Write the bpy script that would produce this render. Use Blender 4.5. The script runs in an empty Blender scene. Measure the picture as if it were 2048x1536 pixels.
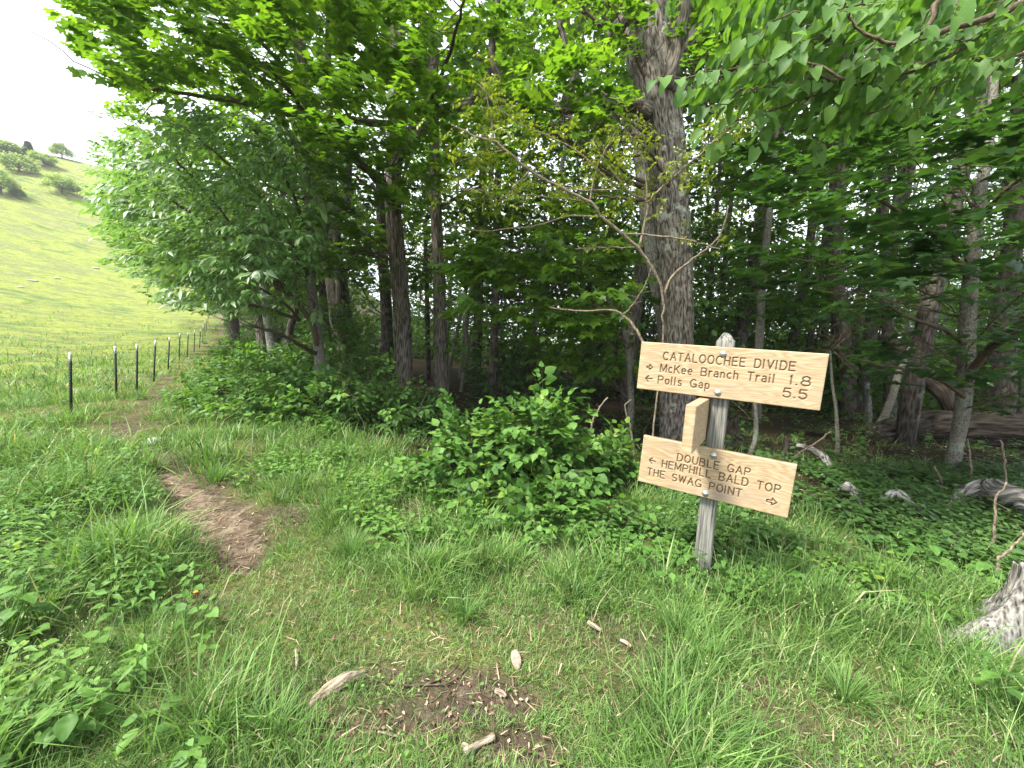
import bpy, math, random
import numpy as np
from math import radians, sin, cos, pi

random.seed(7)
RNG = np.random.default_rng(11)
C = bpy.context.scene.collection
SC = bpy.context.scene

# ------------------------------------------------------------------ camera, world, sun, exposure
FPX, PITCH, ROLL, EYE = 800.0, 7.0, 2.8, 1.55
cd = bpy.data.cameras.new('camera')
cam = bpy.data.objects.new('camera', cd)
C.objects.link(cam)
cd.sensor_fit = 'HORIZONTAL'
cd.sensor_width = 36.0
cd.lens = 36.0 * FPX / 2048.0
cd.clip_start = 0.03
cd.clip_end = 6000
from mathutils import Matrix, Vector
MR = Matrix.Rotation(radians(90 - PITCH), 4, 'X') @ Matrix.Rotation(radians(ROLL), 4, 'Z')
cam.matrix_world = Matrix.Translation((0, 0, EYE)) @ MR
SC.camera = cam

SUN_EL, SUN_AZ = 55.0, -118.0      # azimuth clockwise from +Y (north): sun stands left and a little behind
w = bpy.data.worlds.new("World")
SC.world = w
w.use_nodes = True
nt = w.node_tree
nt.nodes.clear()
sky = nt.nodes.new('ShaderNodeTexSky')
sky.sky_type = 'NISHITA'
sky.sun_disc = False
sky.sun_elevation = radians(SUN_EL)
sky.sun_rotation = radians(SUN_AZ)
sky.air_density = 1.0
sky.dust_density = 7.0
sky.ozone_density = 1.0
sky.altitude = 1500
bg = nt.nodes.new('ShaderNodeBackground')
bg.inputs['Strength'].default_value = 0.15
wo = nt.nodes.new('ShaderNodeOutputWorld')
# thin bright cloud veil with blue gaps
wtc = nt.nodes.new('ShaderNodeTexCoord')
wmp = nt.nodes.new('ShaderNodeMapping'); wmp.inputs['Scale'].default_value = (1, 1, 2.2)
wnz = nt.nodes.new('ShaderNodeTexNoise'); wnz.inputs['Scale'].default_value = 1.7; wnz.inputs['Detail'].default_value = 7; wnz.inputs['Roughness'].default_value = .6
wrp = nt.nodes.new('ShaderNodeValToRGB')
wrp.color_ramp.elements[0].position = .36; wrp.color_ramp.elements[0].color = (.25, .25, .25, 1)
wrp.color_ramp.elements[1].position = .54; wrp.color_ramp.elements[1].color = (1, 1, 1, 1)
wmx = nt.nodes.new('ShaderNodeMix'); wmx.data_type = 'RGBA'
wmx.inputs['B'].default_value = (4.5, 4.7, 5.2, 1)
nt.links.new(wtc.outputs['Generated'], wmp.inputs[0]); nt.links.new(wmp.outputs[0], wnz.inputs[0]); nt.links.new(wnz.outputs[0], wrp.inputs[0])
nt.links.new(wrp.outputs[0], wmx.inputs['Factor']); nt.links.new(sky.outputs[0], wmx.inputs['A'])
nt.links.new(wmx.outputs['Result'], bg.inputs[0])
nt.links.new(bg.outputs[0], wo.inputs[0])

sl = bpy.data.lights.new('sun', 'SUN')
sl.energy = 3.8
sl.angle = radians(11)
sl.color = (1.0, 0.96, 0.88)
so = bpy.data.objects.new('sun', sl)
C.objects.link(so)
_az, _el = radians(SUN_AZ), radians(SUN_EL)
sdir = Vector((sin(_az) * cos(_el), cos(_az) * cos(_el), sin(_el)))
so.rotation_euler = sdir.to_track_quat('Z', 'Y').to_euler()
so.location = (0, 0, 60)

SC.view_settings.view_transform = 'Standard'
SC.view_settings.look = 'None'
SC.view_settings.gamma = 1
SC.view_settings.use_curve_mapping = False
SC.view_settings.exposure = 1.78
cy = SC.cycles
cy.max_bounces = 7
cy.diffuse_bounces = 4
cy.glossy_bounces = 2
cy.transmission_bounces = 5
cy.transparent_max_bounces = 4
cy.use_denoising = True
cy.caustics_reflective = False
cy.caustics_refractive = False

# ------------------------------------------------------------------ camera geometry helpers (layout only)
Rm = np.array(MR.to_3x3())
ORI = np.array([0, 0, EYE])


def ray(px, py):
    px = np.asarray(px, float); py = np.asarray(py, float)
    v = np.stack([(px - 1024) / FPX, (768 - py) / FPX, -np.ones_like(px)], -1)
    return v @ Rm.T


def P(px, py, Y):
    """point seen at a pixel of the photograph, at world distance Y ahead"""
    r = ray(px, py)
    return ORI + r * (np.asarray(Y, float) / r[..., 1])[..., None]


def proj(V):
    q = (np.asarray(V) - ORI) @ Rm
    z = np.maximum(-q[..., 2], 1e-3)
    return 1024 + FPX * q[..., 0] / z, 768 - FPX * q[..., 1] / z, -q[..., 2]


def inpoly(x, y, poly):
    x = np.asarray(x); y = np.asarray(y)
    r = np.zeros(x.shape, bool)
    n = len(poly)
    for i in range(n):
        x1, y1 = poly[i]; x2, y2 = poly[(i + 1) % n]
        if y1 == y2: continue
        c = ((y1 > y) != (y2 > y)) & (x < (x2 - x1) * (y - y1) / (y2 - y1) + x1)
        r ^= c
    return r


def sm(x, a, b):
    t = np.clip((np.asarray(x, float) - a) / (b - a), 0, 1)
    return t * t * (3 - 2 * t)


# value noise -------------------------------------------------------
_T = np.random.default_rng(5).random((256, 256))


def vn(x, y):
    x = np.asarray(x, float); y = np.asarray(y, float)
    xi = np.floor(x).astype(int); yi = np.floor(y).astype(int)
    fx = x - xi; fy = y - yi
    fx = fx * fx * (3 - 2 * fx); fy = fy * fy * (3 - 2 * fy)
    a = _T[xi & 255, yi & 255]; b = _T[(xi + 1) & 255, yi & 255]
    c = _T[xi & 255, (yi + 1) & 255]; d = _T[(xi + 1) & 255, (yi + 1) & 255]
    return (a * (1 - fx) + b * fx) * (1 - fy) + (c * (1 - fx) + d * fx) * fy


def fbm(x, y, o=4):
    s = 0; a = .5; t = 0
    for i in range(o):
        s = s + a * vn(x * 2 ** i + 17 * i, y * 2 ** i - 9 * i); t += a; a *= .5
    return s / t


# ------------------------------------------------------------------ terrain
EX, EY_ = -.587, .809


def H0(x, y):
    x = np.asarray(x, float); y = np.asarray(y, float)
    t = x * EX + y * EY_
    n = -x * EY_ + y * EX + 0.0
    n = -(x * EY_ - y * EX)          # left of the fence line positive
    h = -0.38 * sm(n, 1.0, 6.0)
    prof = np.where(t < 165, sm(t, 20, 230) / sm(165., 20, 230), 1 - .12 * sm(t, 165, 260))
    h = h + 44 * prof ** 1.15 * sm(n, -75, 5)
    q = x * .75 + y * .66
    h = h - .05 * np.maximum(0, q - 9) * sm(q, 9, 20) * (1 - sm(n, -14, 0)) * (1 - .0 * q)
    h = np.maximum(h, -30)
    return h


def gp(px, py, H=H0):
    """ground point under a pixel"""
    r = ray(px, py)
    lo = 0.5
    prev = lo
    for k in range(4000):
        s = lo * (1.01 ** k)
        p = ORI + r * s
        if p[2] < H(p[0], p[1]):
            a, b = prev, s
            for _ in range(30):
                m = (a + b) / 2
                p = ORI + r * m
                if p[2] < H(p[0], p[1]): b = m
                else: a = m
            return ORI + r * b
        prev = s
        if s > 3000: break
    return ORI + r * 200


TR_PX = [(500, 1135, 12), (487, 1105, 42), (455, 1060, 50), (420, 1015, 42), (380, 975, 30), (348, 945, 24), (322, 925, 16), (296, 900, 9),
         (262, 882, 9), (240, 866, 16), (246, 850, 16), (268, 832, 11), (300, 800, 10), (340, 762, 9.5), (380, 722, 9), (410, 697, 8),
         (430, 676, 6), (442, 661, 4)]
TR = []
for a_, b_, w_ in TR_PX:
    g = gp(a_, b_)
    TR.append((g[0], g[1], w_ / FPX * np.linalg.norm(g - ORI)))
TR = np.array(TR)
_s0 = TR[-1, :2]
TR = np.vstack([TR, [[_s0[0] + EX * 40, _s0[1] + EY_ * 40, TR[-1, 2]]]])
PATH_PX = [(500, 1120), (560, 1190), (680, 1290), (820, 1400), (930, 1500), (1000, 1620)]
PATH = np.array([gp(a_, b_)[:2] for a_, b_ in PATH_PX])
SOIL_PX = [(590, 1030, 60, 26), (900, 1370, 90, 22), (960, 1400, 120, 28), (830, 1440, 150, 40), (1010, 1490, 120, 35), (760, 1350, 60, 20), (1240, 1200, 50, 18),
           (1720, 1200, 70, 35), (380, 1190, 80, 18), (480, 1500, 100, 30), (1270, 1120, 60, 15), (1500, 1125, 120, 18), (300, 1470, 50, 20), (230, 1200, 60, 15)]
SOIL = []
for a_, b_, wx, wy in SOIL_PX:
    g = gp(a_, b_); g1 = gp(a_ + wx, b_); g2 = gp(a_, b_ - wy)
    SOIL.append((g[0], g[1], abs(g1[0] - g[0]), abs(g2[1] - g[1])))


def polydist(x, y, pl):
    x = np.asarray(x, float); y = np.asarray(y, float)
    best = np.full(x.shape, 1e9); wd = np.zeros(x.shape)
    for i in range(len(pl) - 1):
        ax, ay = pl[i][:2]; bx, by = pl[i + 1][:2]
        dx, dy = bx - ax, by - ay
        t = np.clip(((x - ax) * dx + (y - ay) * dy) / (dx * dx + dy * dy + 1e-9), 0, 1)
        d = np.hypot(x - ax - t * dx, y - ay - t * dy)
        m = d < best
        best = np.where(m, d, best)
        if len(pl[i]) > 2:
            wd = np.where(m, pl[i][2] * (1 - t) + pl[i + 1][2] * t, wd)
    return best, wd


def trailmask(x, y):
    d, wd = polydist(x, y, TR)
    wd = wd * (.75 + .5 * vn(np.asarray(x) * 5, np.asarray(y) * 5))
    return 1 - sm(d / np.maximum(wd, .02), .75, 1.35)


def soilmask(x, y):
    m = np.zeros(np.shape(x))
    nz = fbm(np.asarray(x) * 4.5, np.asarray(y) * 4.5)
    for sx, sy, rx, ry in SOIL:
        d = np.sqrt(((x - sx) / rx) ** 2 + ((y - sy) / ry) ** 2)
        m = np.maximum(m, 1 - sm(d + (nz - .5) * 2.4, .7, 1.2))
    return m


FOREST_PX = [(2500, 1160), (2048, 1130), (1800, 1080), (1600, 1040), (1440, 1010), (1300, 1000), (1050, 1000), (860, 960), (700, 880), (560, 840), (420, 790), (440, 730), (455, 690), (452, 664)]
FEDGE = np.array([gp(a_, b_)[:2] for a_, b_ in FOREST_PX])
_far = FEDGE[-1] + np.array([EX, EY_]) * 300
FPOLY = [tuple(p) for p in FEDGE] + [tuple(_far), (600, 600), (600, -20), (8, .5)]


def infor(x, y):
    return inpoly(x, y, FPOLY)


def Hf(x, y):
    x = np.asarray(x, float); y = np.asarray(y, float)
    h = H0(x, y)
    d = np.hypot(x, y)
    near = 1 - sm(d, 30, 70)
    h = h + (fbm(x * .6, y * .6) - .5) * .22 * near * sm(d, .8, 5) + (fbm(x * 3 + 40, y * 3, 3) - .5) * .05 * near
    n = -(x * EY_ - y * EX)
    h = h + (fbm(x * .05, y * .05 + 9, 3) - .5) * 3.0 * sm(d, 40, 110)
    h = h - .07 * trailmask(x, y) * (1 - sm(d, 15, 40)) - .02 * soilmask(x, y)
    return h


# ------------------------------------------------------------------ mesh helpers
TOTAL = [0]


BARKS = set()


def new_mesh(name, V, F, mat, attrs=None, smooth=False, F4=None, bc=None):
    V = np.asarray(V, np.float32).reshape(-1, 3)
    me = bpy.data.meshes.new(name)
    me.vertices.add(len(V))
    me.vertices.foreach_set('co', V.ravel())
    n3 = 0 if F is None else len(F)
    n4 = 0 if F4 is None else len(F4)
    loops = []
    if n3: loops.append(np.asarray(F, np.int32).ravel())
    if n4: loops.append(np.asarray(F4, np.int32).ravel())
    L = np.concatenate(loops)
    me.loops.add(len(L))
    me.loops.foreach_set('vertex_index', L)
    me.polygons.add(n3 + n4)
    st = np.concatenate([np.arange(n3) * 3, n3 * 3 + np.arange(n4) * 4]).astype(np.int32)
    me.polygons.foreach_set('loop_start', st)
    me.polygons.foreach_set('loop_total', np.concatenate([np.full(n3, 3), np.full(n4, 4)]).astype(np.int32))
    if smooth:
        me.polygons.foreach_set('use_smooth', np.ones(n3 + n4, bool))
    me.update(calc_edges=True)
    if attrs:
        for k, a in attrs.items():
            at = me.attributes.new(k, 'FLOAT', 'POINT')
            at.data.foreach_set('value', np.asarray(a, np.float32).ravel())
    if bc is None and mat and mat.name in BARKS: bc = V
    if bc is not None:
        at = me.attributes.new('bc', 'FLOAT_VECTOR', 'POINT')
        at.data.foreach_set('vector', np.asarray(bc, np.float32).ravel())
    if mat: me.materials.append(mat)
    TOTAL[0] += n3 + 2 * n4
    return me


def link(name, me, parent=None, loc=(0, 0, 0)):
    o = bpy.data.objects.new(name, me)
    C.objects.link(o)
    o.location = loc
    if parent: o.parent = parent
    return o


def tag(o, label=None, cat=None, group=None, kind=None):
    if label: o['label'] = label
    if cat: o['category'] = cat
    if group: o['group'] = group
    if kind: o['kind'] = kind
    return o


def thing(name, label, cat, loc=(0, 0, 0), group=None):
    o = bpy.data.objects.new(name, None)
    C.objects.link(o)
    o.location = loc
    o.empty_display_size = .1
    return tag(o, label, cat, group)


class MB:
    """collects triangles and quads"""
    def __init__(s):
        s.V = []; s.F = []; s.Q = []; s.A = []; s.B = []; s.n = 0

    def add(s, V, F=None, Q=None, a=.5, bc=None):
        V = np.asarray(V, float).reshape(-1, 3)
        if len(V) == 0: return
        s.V.append(V); s.B.append(V if bc is None else bc)
        if F is not None and len(F): s.F.append(np.asarray(F, int).reshape(-1, 3) + s.n)
        if Q is not None and len(Q): s.Q.append(np.asarray(Q, int).reshape(-1, 4) + s.n)
        s.A.append(np.broadcast_to(np.asarray(a, float), (len(V),)).copy())
        s.n += len(V)

    def box(s, x0, x1, y0, y1, z0, z1, a=.5):
        V = [(x, y, z) for x in (x0, x1) for y in (y0, y1) for z in (z0, z1)]
        s.add(V, None, [(0, 1, 3, 2), (4, 6, 7, 5), (0, 4, 5, 1), (2, 3, 7, 6), (0, 2, 6, 4), (1, 5, 7, 3)], a)

    def build(s, name, mat, parent=None, smooth=False, off=None, loc=(0, 0, 0)):
        if not s.V: return None
        V = np.concatenate(s.V)
        if off is not None: V = V - np.asarray(off)
        me = new_mesh(name, V, np.concatenate(s.F) if s.F else None, mat, {'rnd': np.concatenate(s.A)}, smooth,
                      np.concatenate(s.Q) if s.Q else None, np.concatenate(s.B) if mat.name in BARKS else None)
        return link(name, me, parent, loc)


def catmull(pts, rad, k=6):
    pts = np.asarray(pts, float); rad = np.asarray(rad, float)
    if len(pts) == 2:
        t = np.linspace(0, 1, k + 1)[:, None]
        return pts[0] * (1 - t) + pts[1] * t, rad[0] * (1 - t[:, 0]) + rad[1] * t[:, 0]
    p = np.vstack([2 * pts[0] - pts[1], pts, 2 * pts[-1] - pts[-2]])
    out = []; ro = []
    for i in range(1, len(p) - 2):
        for j in range(k):
            t = j / k
            out.append(.5 * ((2 * p[i]) + (-p[i - 1] + p[i + 1]) * t + (2 * p[i - 1] - 5 * p[i] + 4 * p[i + 1] - p[i + 2]) * t * t
                             + (-p[i - 1] + 3 * p[i] - 3 * p[i + 1] + p[i + 2]) * t ** 3))
            ro.append(rad[i - 1] * (1 - t) + rad[i] * t)
    out.append(pts[-1]); ro.append(rad[-1])
    return np.array(out), np.array(ro)


def tube(mb, pts, rad, sides=8, k=4, disp=None, a=.5, jit=0, cap=True):
    pts, rad = catmull(pts, rad, k)
    if jit:
        j = RNG.normal(0, jit, pts.shape); j[0] = 0; pts = pts + j
    n = len(pts)
    T = np.gradient(pts, axis=0)
    T /= np.linalg.norm(T, axis=1)[:, None] + 1e-9
    up = np.array([1, 0, 0.]) if abs(T[0, 0]) < .8 else np.array([0, 1., 0])
    U = np.cross(T, up); U /= np.linalg.norm(U, axis=1)[:, None] + 1e-9
    W = np.cross(T, U)
    th = np.linspace(0, 2 * pi, sides, endpoint=False)
    s = np.concatenate([[0], np.cumsum(np.linalg.norm(np.diff(pts, axis=0), axis=1))])
    R = np.repeat(rad[:, None], sides, 1)
    if disp is not None:
        R = R + disp(np.broadcast_to(th, R.shape), np.repeat(s[:, None], sides, 1), R)
    V = pts[:, None] + R[..., None] * (np.cos(th)[None, :, None] * U[:, None] + np.sin(th)[None, :, None] * W[:, None])
    V = V.reshape(-1, 3)
    Rm_ = np.repeat(rad[:, None], sides, 1); o_ = RNG.uniform(0, 9)
    BC = np.stack([np.cos(th)[None] * Rm_ + o_, np.sin(th)[None] * Rm_, np.repeat(s[:, None], sides, 1)], -1).reshape(-1, 3)
    i = np.arange(n - 1)[:, None] * sides; j = np.arange(sides)[None]
    j2 = (j + 1) % sides
    Q = np.stack([i + j, i + j2, i + sides + j2, i + sides + j], -1).reshape(-1, 4)
    F = []
    if cap:
        V = np.vstack([V, pts[0], pts[-1]]); BC = np.vstack([BC, [o_, 0, 0], [o_, 0, s[-1]]])
        c0, c1 = n * sides, n * sides + 1
        F = [(c0, (q + 1) % sides, q) for q in range(sides)] + [(c1, (n - 1) * sides + q, (n - 1) * sides + (q + 1) % sides) for q in range(sides)]
    mb.add(V, F, Q, a, BC)
    return pts, rad


def furrow(freq=14, amp=.02, zf=1.1, seed=0.):
    """deep vertical bark furrows: ridges that wander, split and break up along the trunk"""
    def f(th, s, R):
        wob = (vn(np.cos(th) * 2 + seed, s * 1.3) - .5) * 1.3
        u = th / (2 * pi) * freq + wob
        def per(k):                     # periodic noise around the trunk
            x = np.cos(th + k) * freq / pi; y = np.sin(th + k) * freq / pi
            return vn(x + seed + wob, y + s * zf * 1.0)
        u = u + (per(0) - .5) * .9
        r = 1 - np.abs(2 * (u - np.floor(u)) - 1)
        r = np.clip(r * 1.9, 0, 1) ** .8
        plates = vn(np.floor(u) * 7.3 + seed, s * zf * 5 + seed)
        br = vn(np.floor(u) * 3.1 + seed, s * zf * 9)
        d = amp * (r * (.65 + .5 * plates) - .55) - amp * .5 * (br > .8)
        d = d + R * .10 * (vn(np.cos(th) * 1.2 + seed, np.sin(th) * 1.2 + s * .8) - .5)
        return d
    return f


def unit(v):
    return v / (np.linalg.norm(v, axis=-1, keepdims=True) + 1e-9)


# leaf templates: x along, y across, z up (unit length) --------------
def _maple():
    o = [(0, 0), (-.10, .16), (.06, .50), (.26, .26), (.56, .56), (.60, .20), (1, 0), (.60, -.20), (.56, -.56), (.26, -.26), (.06, -.50), (-.10, -.16)]
    V = [(.3, 0, 0)] + [(x, y, .22 * abs(y) - .25 * max(0, x - .3) ** 2 - .25 * y * y) for x, y in o]
    n = len(o)
    return np.array(V), np.array([(0, 1 + i, 1 + (i + 1) % n) for i in range(n)])


def _maple_lo():
    o = [(0, 0), (.02, .45), (.28, .22), (.58, .50), (1, 0), (.58, -.50), (.28, -.22), (.02, -.45)]
    V = [(.3, 0, 0)] + [(x, y, .2 * abs(y)) for x, y in o]
    return np.array(V), np.array([(0, 1 + i, 1 + (i + 1) % 8) for i in range(8)])


def _heart(w=.4):
    xs = [.03, .28, .62, 1.0]
    V = [(x, 0, -.22 * x * x) for x in xs]
    side = [(-.09, .16), (.20, .39), (.66, .25)]
    side2 = [(x, y * w / .4, .35 * y - .22 * x * x) for x, y in side]
    V += side2 + [(x, -y, z) for x, y, z in side2]
    F = [(0, 1, 4), (4, 1, 5), (1, 2, 5), (5, 2, 6), (2, 3, 6), (0, 7, 1), (7, 8, 1), (1, 8, 2), (8, 9, 2), (2, 9, 3)]
    return np.array(V), np.array(F)


def _ovate(w=.25):
    V = [(0, 0, 0), (.45, 0, -.03), (1, 0, -.14), (.28, w, .05), (.62, w * .8, .0), (.28, -w, .05), (.62, -w * .8, .0)]
    F = [(0, 1, 3), (3, 1, 4), (1, 2, 4), (0, 5, 1), (5, 6, 1), (1, 6, 2)]
    return np.array(V), np.array(F)


def _lance(w=.16):
    V = [(0, 0, 0), (.4, w, .04), (1, 0, -.16), (.4, -w, .04), (.5, 0, -.03)]
    return np.array(V), np.array([(0, 4, 1), (1, 4, 2), (0, 3, 4), (3, 2, 4)])


def _kite(w=.36):
    V = [(0, 0, 0), (.45, w, .06), (1, 0, -.08), (.45, -w, .06)]
    return np.array(V), np.array([(0, 2, 1), (0, 3, 2)])


LT = dict(maple=_maple(), maplelo=_maple_lo(), heart=_heart(), ovate=_ovate(), lance=_lance(), kite=_kite(), tiny=_kite(.24), broad=_ovate(.36))


def add_leaves(mb, pos, d, nrm, size, kind, a):
    """oriented leaves: pos, direction, normal, length"""
    T, F = LT[kind]
    X = unit(d)
    Z = nrm - (nrm * X).sum(-1, keepdims=True) * X
    Z = unit(Z)
    Y = np.cross(Z, X)
    size = np.broadcast_to(size, (len(pos),))[:, None, None]
    t = T[None] * size
    V = pos[:, None] + t[..., 0:1] * X[:, None] + t[..., 1:2] * Y[:, None] + t[..., 2:3] * Z[:, None]
    n = len(pos); k = len(T)
    FF = (F[None] + (np.arange(n) * k)[:, None, None]).reshape(-1, 3)
    aa = np.repeat(np.broadcast_to(a, (n,)), k)
    mb.add(V.reshape(-1, 3), FF, None, aa)


def rdir(n, zscale=1.):
    v = RNG.normal(0, 1, (n, 3)); v[:, 2] *= zscale
    return unit(v)


def sprays(mb, twmb, pos, out, k=11, ln=.45, leaf=.1, kind='maplelo', flat=.25, droop=.25, tone=None, sp=.9, var=.22, tw=.0022):
    """leafy twigs: pos (n,3) twig base, out (n,3) twig direction"""
    n = len(pos)
    if n == 0: return
    d = unit(out + RNG.normal(0, .18, (n, 3)))
    nm = np.zeros((n, 3)); nm[:, 2] = 1
    nm = unit(nm + RNG.normal(0, flat, (n, 3)))
    sd = unit(np.cross(nm, d))
    L = ln * RNG.uniform(.6, 1.25, n)
    if tone is None: tone = RNG.random(n)
    s = np.linspace(.15, 1, k)[None].repeat(n, 0) + RNG.uniform(-.05, .05, (n, k))
    side = np.where(np.arange(k) % 2 == 0, 1., -1.)[None].repeat(n, 0)
    side[:, -1] = 0
    ang = RNG.normal(sp, .25, (n, k))
    side = side * np.sin(ang)
    D = d[:, None] * np.cos(ang)[..., None] + sd[:, None] * side[..., None]
    D[..., 2] -= droop * RNG.uniform(.4, 1.5, (n, k))
    sag = -.25 * droop * (s ** 2) * L[:, None]
    B = pos[:, None] + d[:, None] * (s * L[:, None])[..., None] + D * (leaf * .35)
    B[..., 2] += sag
    NN = nm[:, None] + RNG.normal(0, .28, (n, k, 3)) + d[:, None] * .15
    sz = leaf * np.exp(RNG.normal(0, var, (n, k))) * (.8 + .35 * np.sin(s * pi * .8))
    aa = np.clip(.55 * tone[:, None] + .45 * RNG.random((n, k)), 0, 1)
    add_leaves(mb, B.reshape(-1, 3), D.reshape(-1, 3), NN.reshape(-1, 3), sz.ravel(), kind, aa.ravel())
    if twmb is not None and tw > 0:
        e = pos + d * L[:, None]; e[:, 2] -= .25 * droop * L
        m = pos + d * L[:, None] * .5; m[:, 2] -= .06 * droop * L
        ps = [pos, m, e]; rr = [tw, tw * .75, tw * .35]
        Vs = []
        for p_, r_ in zip(ps, rr):
            for a_ in (0, 2.1, 4.2):
                Vs.append(p_ + (sd * cos(a_) + nm * sin(a_)) * r_)
        V = np.stack(Vs, 1)
        q = np.array([(0, 1, 4, 3), (1, 2, 5, 4), (2, 0, 3, 5), (3, 4, 7, 6), (4, 5, 8, 7), (5, 3, 6, 8)])
        Q = (q[None] + (np.arange(n) * 9)[:, None, None]).reshape(-1, 4)
        twmb.add(V.reshape(-1, 3), None, Q, .4)


def sample_poly(poly, n, Y0, Y1):
    xs = [p[0] for p in poly]; ys = [p[1] for p in poly]
    out = []; c = 0
    while c < n:
        x = RNG.uniform(min(xs), max(xs), n * 2); y = RNG.uniform(min(ys), max(ys), n * 2)
        m = inpoly(x, y, poly)
        # ragged rim and loose gaps
        m &= fbm(x / 55., y / 55. + 3.3) > .36
        out.append(np.stack([x[m], y[m]], 1)); c += m.sum()
    o = np.concatenate(out)[:n]
    Y = RNG.uniform(Y0, Y1, n)
    return P(o[:, 0], o[:, 1], Y)


# ------------------------------------------------------------------ materials
def nodes(name):
    m = bpy.data.materials.new(name)
    m.use_nodes = True
    t = m.node_tree
    t.nodes.clear()
    return m, t, t.nodes, t.links


def ramp(N, cols):
    r = N.new('ShaderNodeValToRGB')
    e = r.color_ramp.elements
    while len(e) < len(cols): e.new(.5)
    for i, (p, c) in enumerate(cols):
        e[i].position = p; e[i].color = (*c, 1)
    return r


def leaf_mat(name, cols, trans=.4, rough=.42, tcol=None, spec=.4, nscale=30):
    m, t, N, L = nodes(name)
    at = N.new('ShaderNodeAttribute'); at.attribute_name = 'rnd'
    r = ramp(N, cols)
    L.new(at.outputs['Fac'], r.inputs[0])
    tc = N.new('ShaderNodeTexCoord')
    nz = N.new('ShaderNodeTexNoise'); nz.inputs['Scale'].default_value = nscale; nz.inputs['Detail'].default_value = 3
    L.new(tc.outputs['Object'], nz.inputs[0])
    mr = N.new('ShaderNodeMapRange'); mr.inputs[1].default_value = .3; mr.inputs[2].default_value = .7
    mr.inputs[3].default_value = .78; mr.inputs[4].default_value = 1.22
    L.new(nz.outputs[0], mr.inputs[0])
    mx = N.new('ShaderNodeVectorMath'); mx.operation = 'SCALE'
    L.new(r.outputs[0], mx.inputs[0]); L.new(mr.outputs[0], mx.inputs['Scale'])
    pb = N.new('ShaderNodeBsdfPrincipled')
    pb.inputs['Roughness'].default_value = rough
    pb.inputs['Specular IOR Level'].default_value = spec
    L.new(mx.outputs[0], pb.inputs['Base Color'])
    tr = N.new('ShaderNodeBsdfTranslucent')
    tm = N.new('ShaderNodeVectorMath'); tm.operation = 'MULTIPLY'
    L.new(mx.outputs[0], tm.inputs[0]); tm.inputs[1].default_value = tcol or (1.9, 1.75, .7)
    L.new(tm.outputs[0], tr.inputs['Color'])
    ms = N.new('ShaderNodeMixShader'); ms.inputs[0].default_value = trans
    L.new(pb.outputs[0], ms.inputs[1]); L.new(tr.outputs[0], ms.inputs[2])
    o = N.new('ShaderNodeOutputMaterial'); L.new(ms.outputs[0], o.inputs[0])
    return m


def bark_mat(name, cols, sc=6., zst=.18, bump=.5, lichen=None, moss=None, dist=.01):
    m, t, N, L = nodes(name)
    BARKS.add(m.name)
    tc = N.new('ShaderNodeAttribute'); tc.attribute_name = 'bc'
    mp = N.new('ShaderNodeMapping'); mp.inputs['Scale'].default_value = (sc, sc, sc * zst)
    L.new(tc.outputs['Vector'], mp.inputs[0])
    nz = N.new('ShaderNodeTexNoise'); nz.inputs['Scale'].default_value = 4; nz.inputs['Detail'].default_value = 8; nz.inputs['Roughness'].default_value = .65
    L.new(mp.outputs[0], nz.inputs[0])
    vo = N.new('ShaderNodeTexVoronoi'); vo.inputs['Scale'].default_value = 5
    L.new(mp.outputs[0], vo.inputs[0])
    ad = N.new('ShaderNodeMath'); ad.operation = 'MULTIPLY_ADD'
    L.new(vo.outputs['Distance'], ad.inputs[0]); ad.inputs[1].default_value = .5; L.new(nz.outputs[0], ad.inputs[2])
    r = ramp(N, [(.50, cols[0]), (.68, cols[1]), (.90, cols[2])])
    L.new(ad.outputs[0], r.inputs[0])
    col = r.outputs[0]
    for spec_, nsc, lo in ((lichen, 3.2, .56), (moss, 1.8, .58)):
        if spec_:
            n2 = N.new('ShaderNodeTexNoise'); n2.inputs['Scale'].default_value = nsc; n2.inputs['Detail'].default_value = 9; n2.inputs['Roughness'].default_value = .75
            L.new(tc.outputs['Vector'], n2.inputs[0])
            r2 = ramp(N, [(lo, (0, 0, 0)), (lo + .05, (1, 1, 1))])
            L.new(n2.outputs[0], r2.inputs[0])
            mx = N.new('ShaderNodeMix'); mx.data_type = 'RGBA'
            L.new(r2.outputs[0], mx.inputs['Factor']); L.new(col, mx.inputs['A']); mx.inputs['B'].default_value = (*spec_, 1)
            col = mx.outputs['Result']
    pb = N.new('ShaderNodeBsdfPrincipled'); pb.inputs['Roughness'].default_value = .9; pb.inputs['Specular IOR Level'].default_value = .15
    L.new(col, pb.inputs['Base Color'])
    bp = N.new('ShaderNodeBump'); bp.inputs['Strength'].default_value = bump; bp.inputs['Distance'].default_value = dist
    L.new(ad.outputs[0], bp.inputs['Height']); L.new(bp.outputs[0], pb.inputs['Normal'])
    o = N.new('ShaderNodeOutputMaterial'); L.new(pb.outputs[0], o.inputs[0])
    return m


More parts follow.
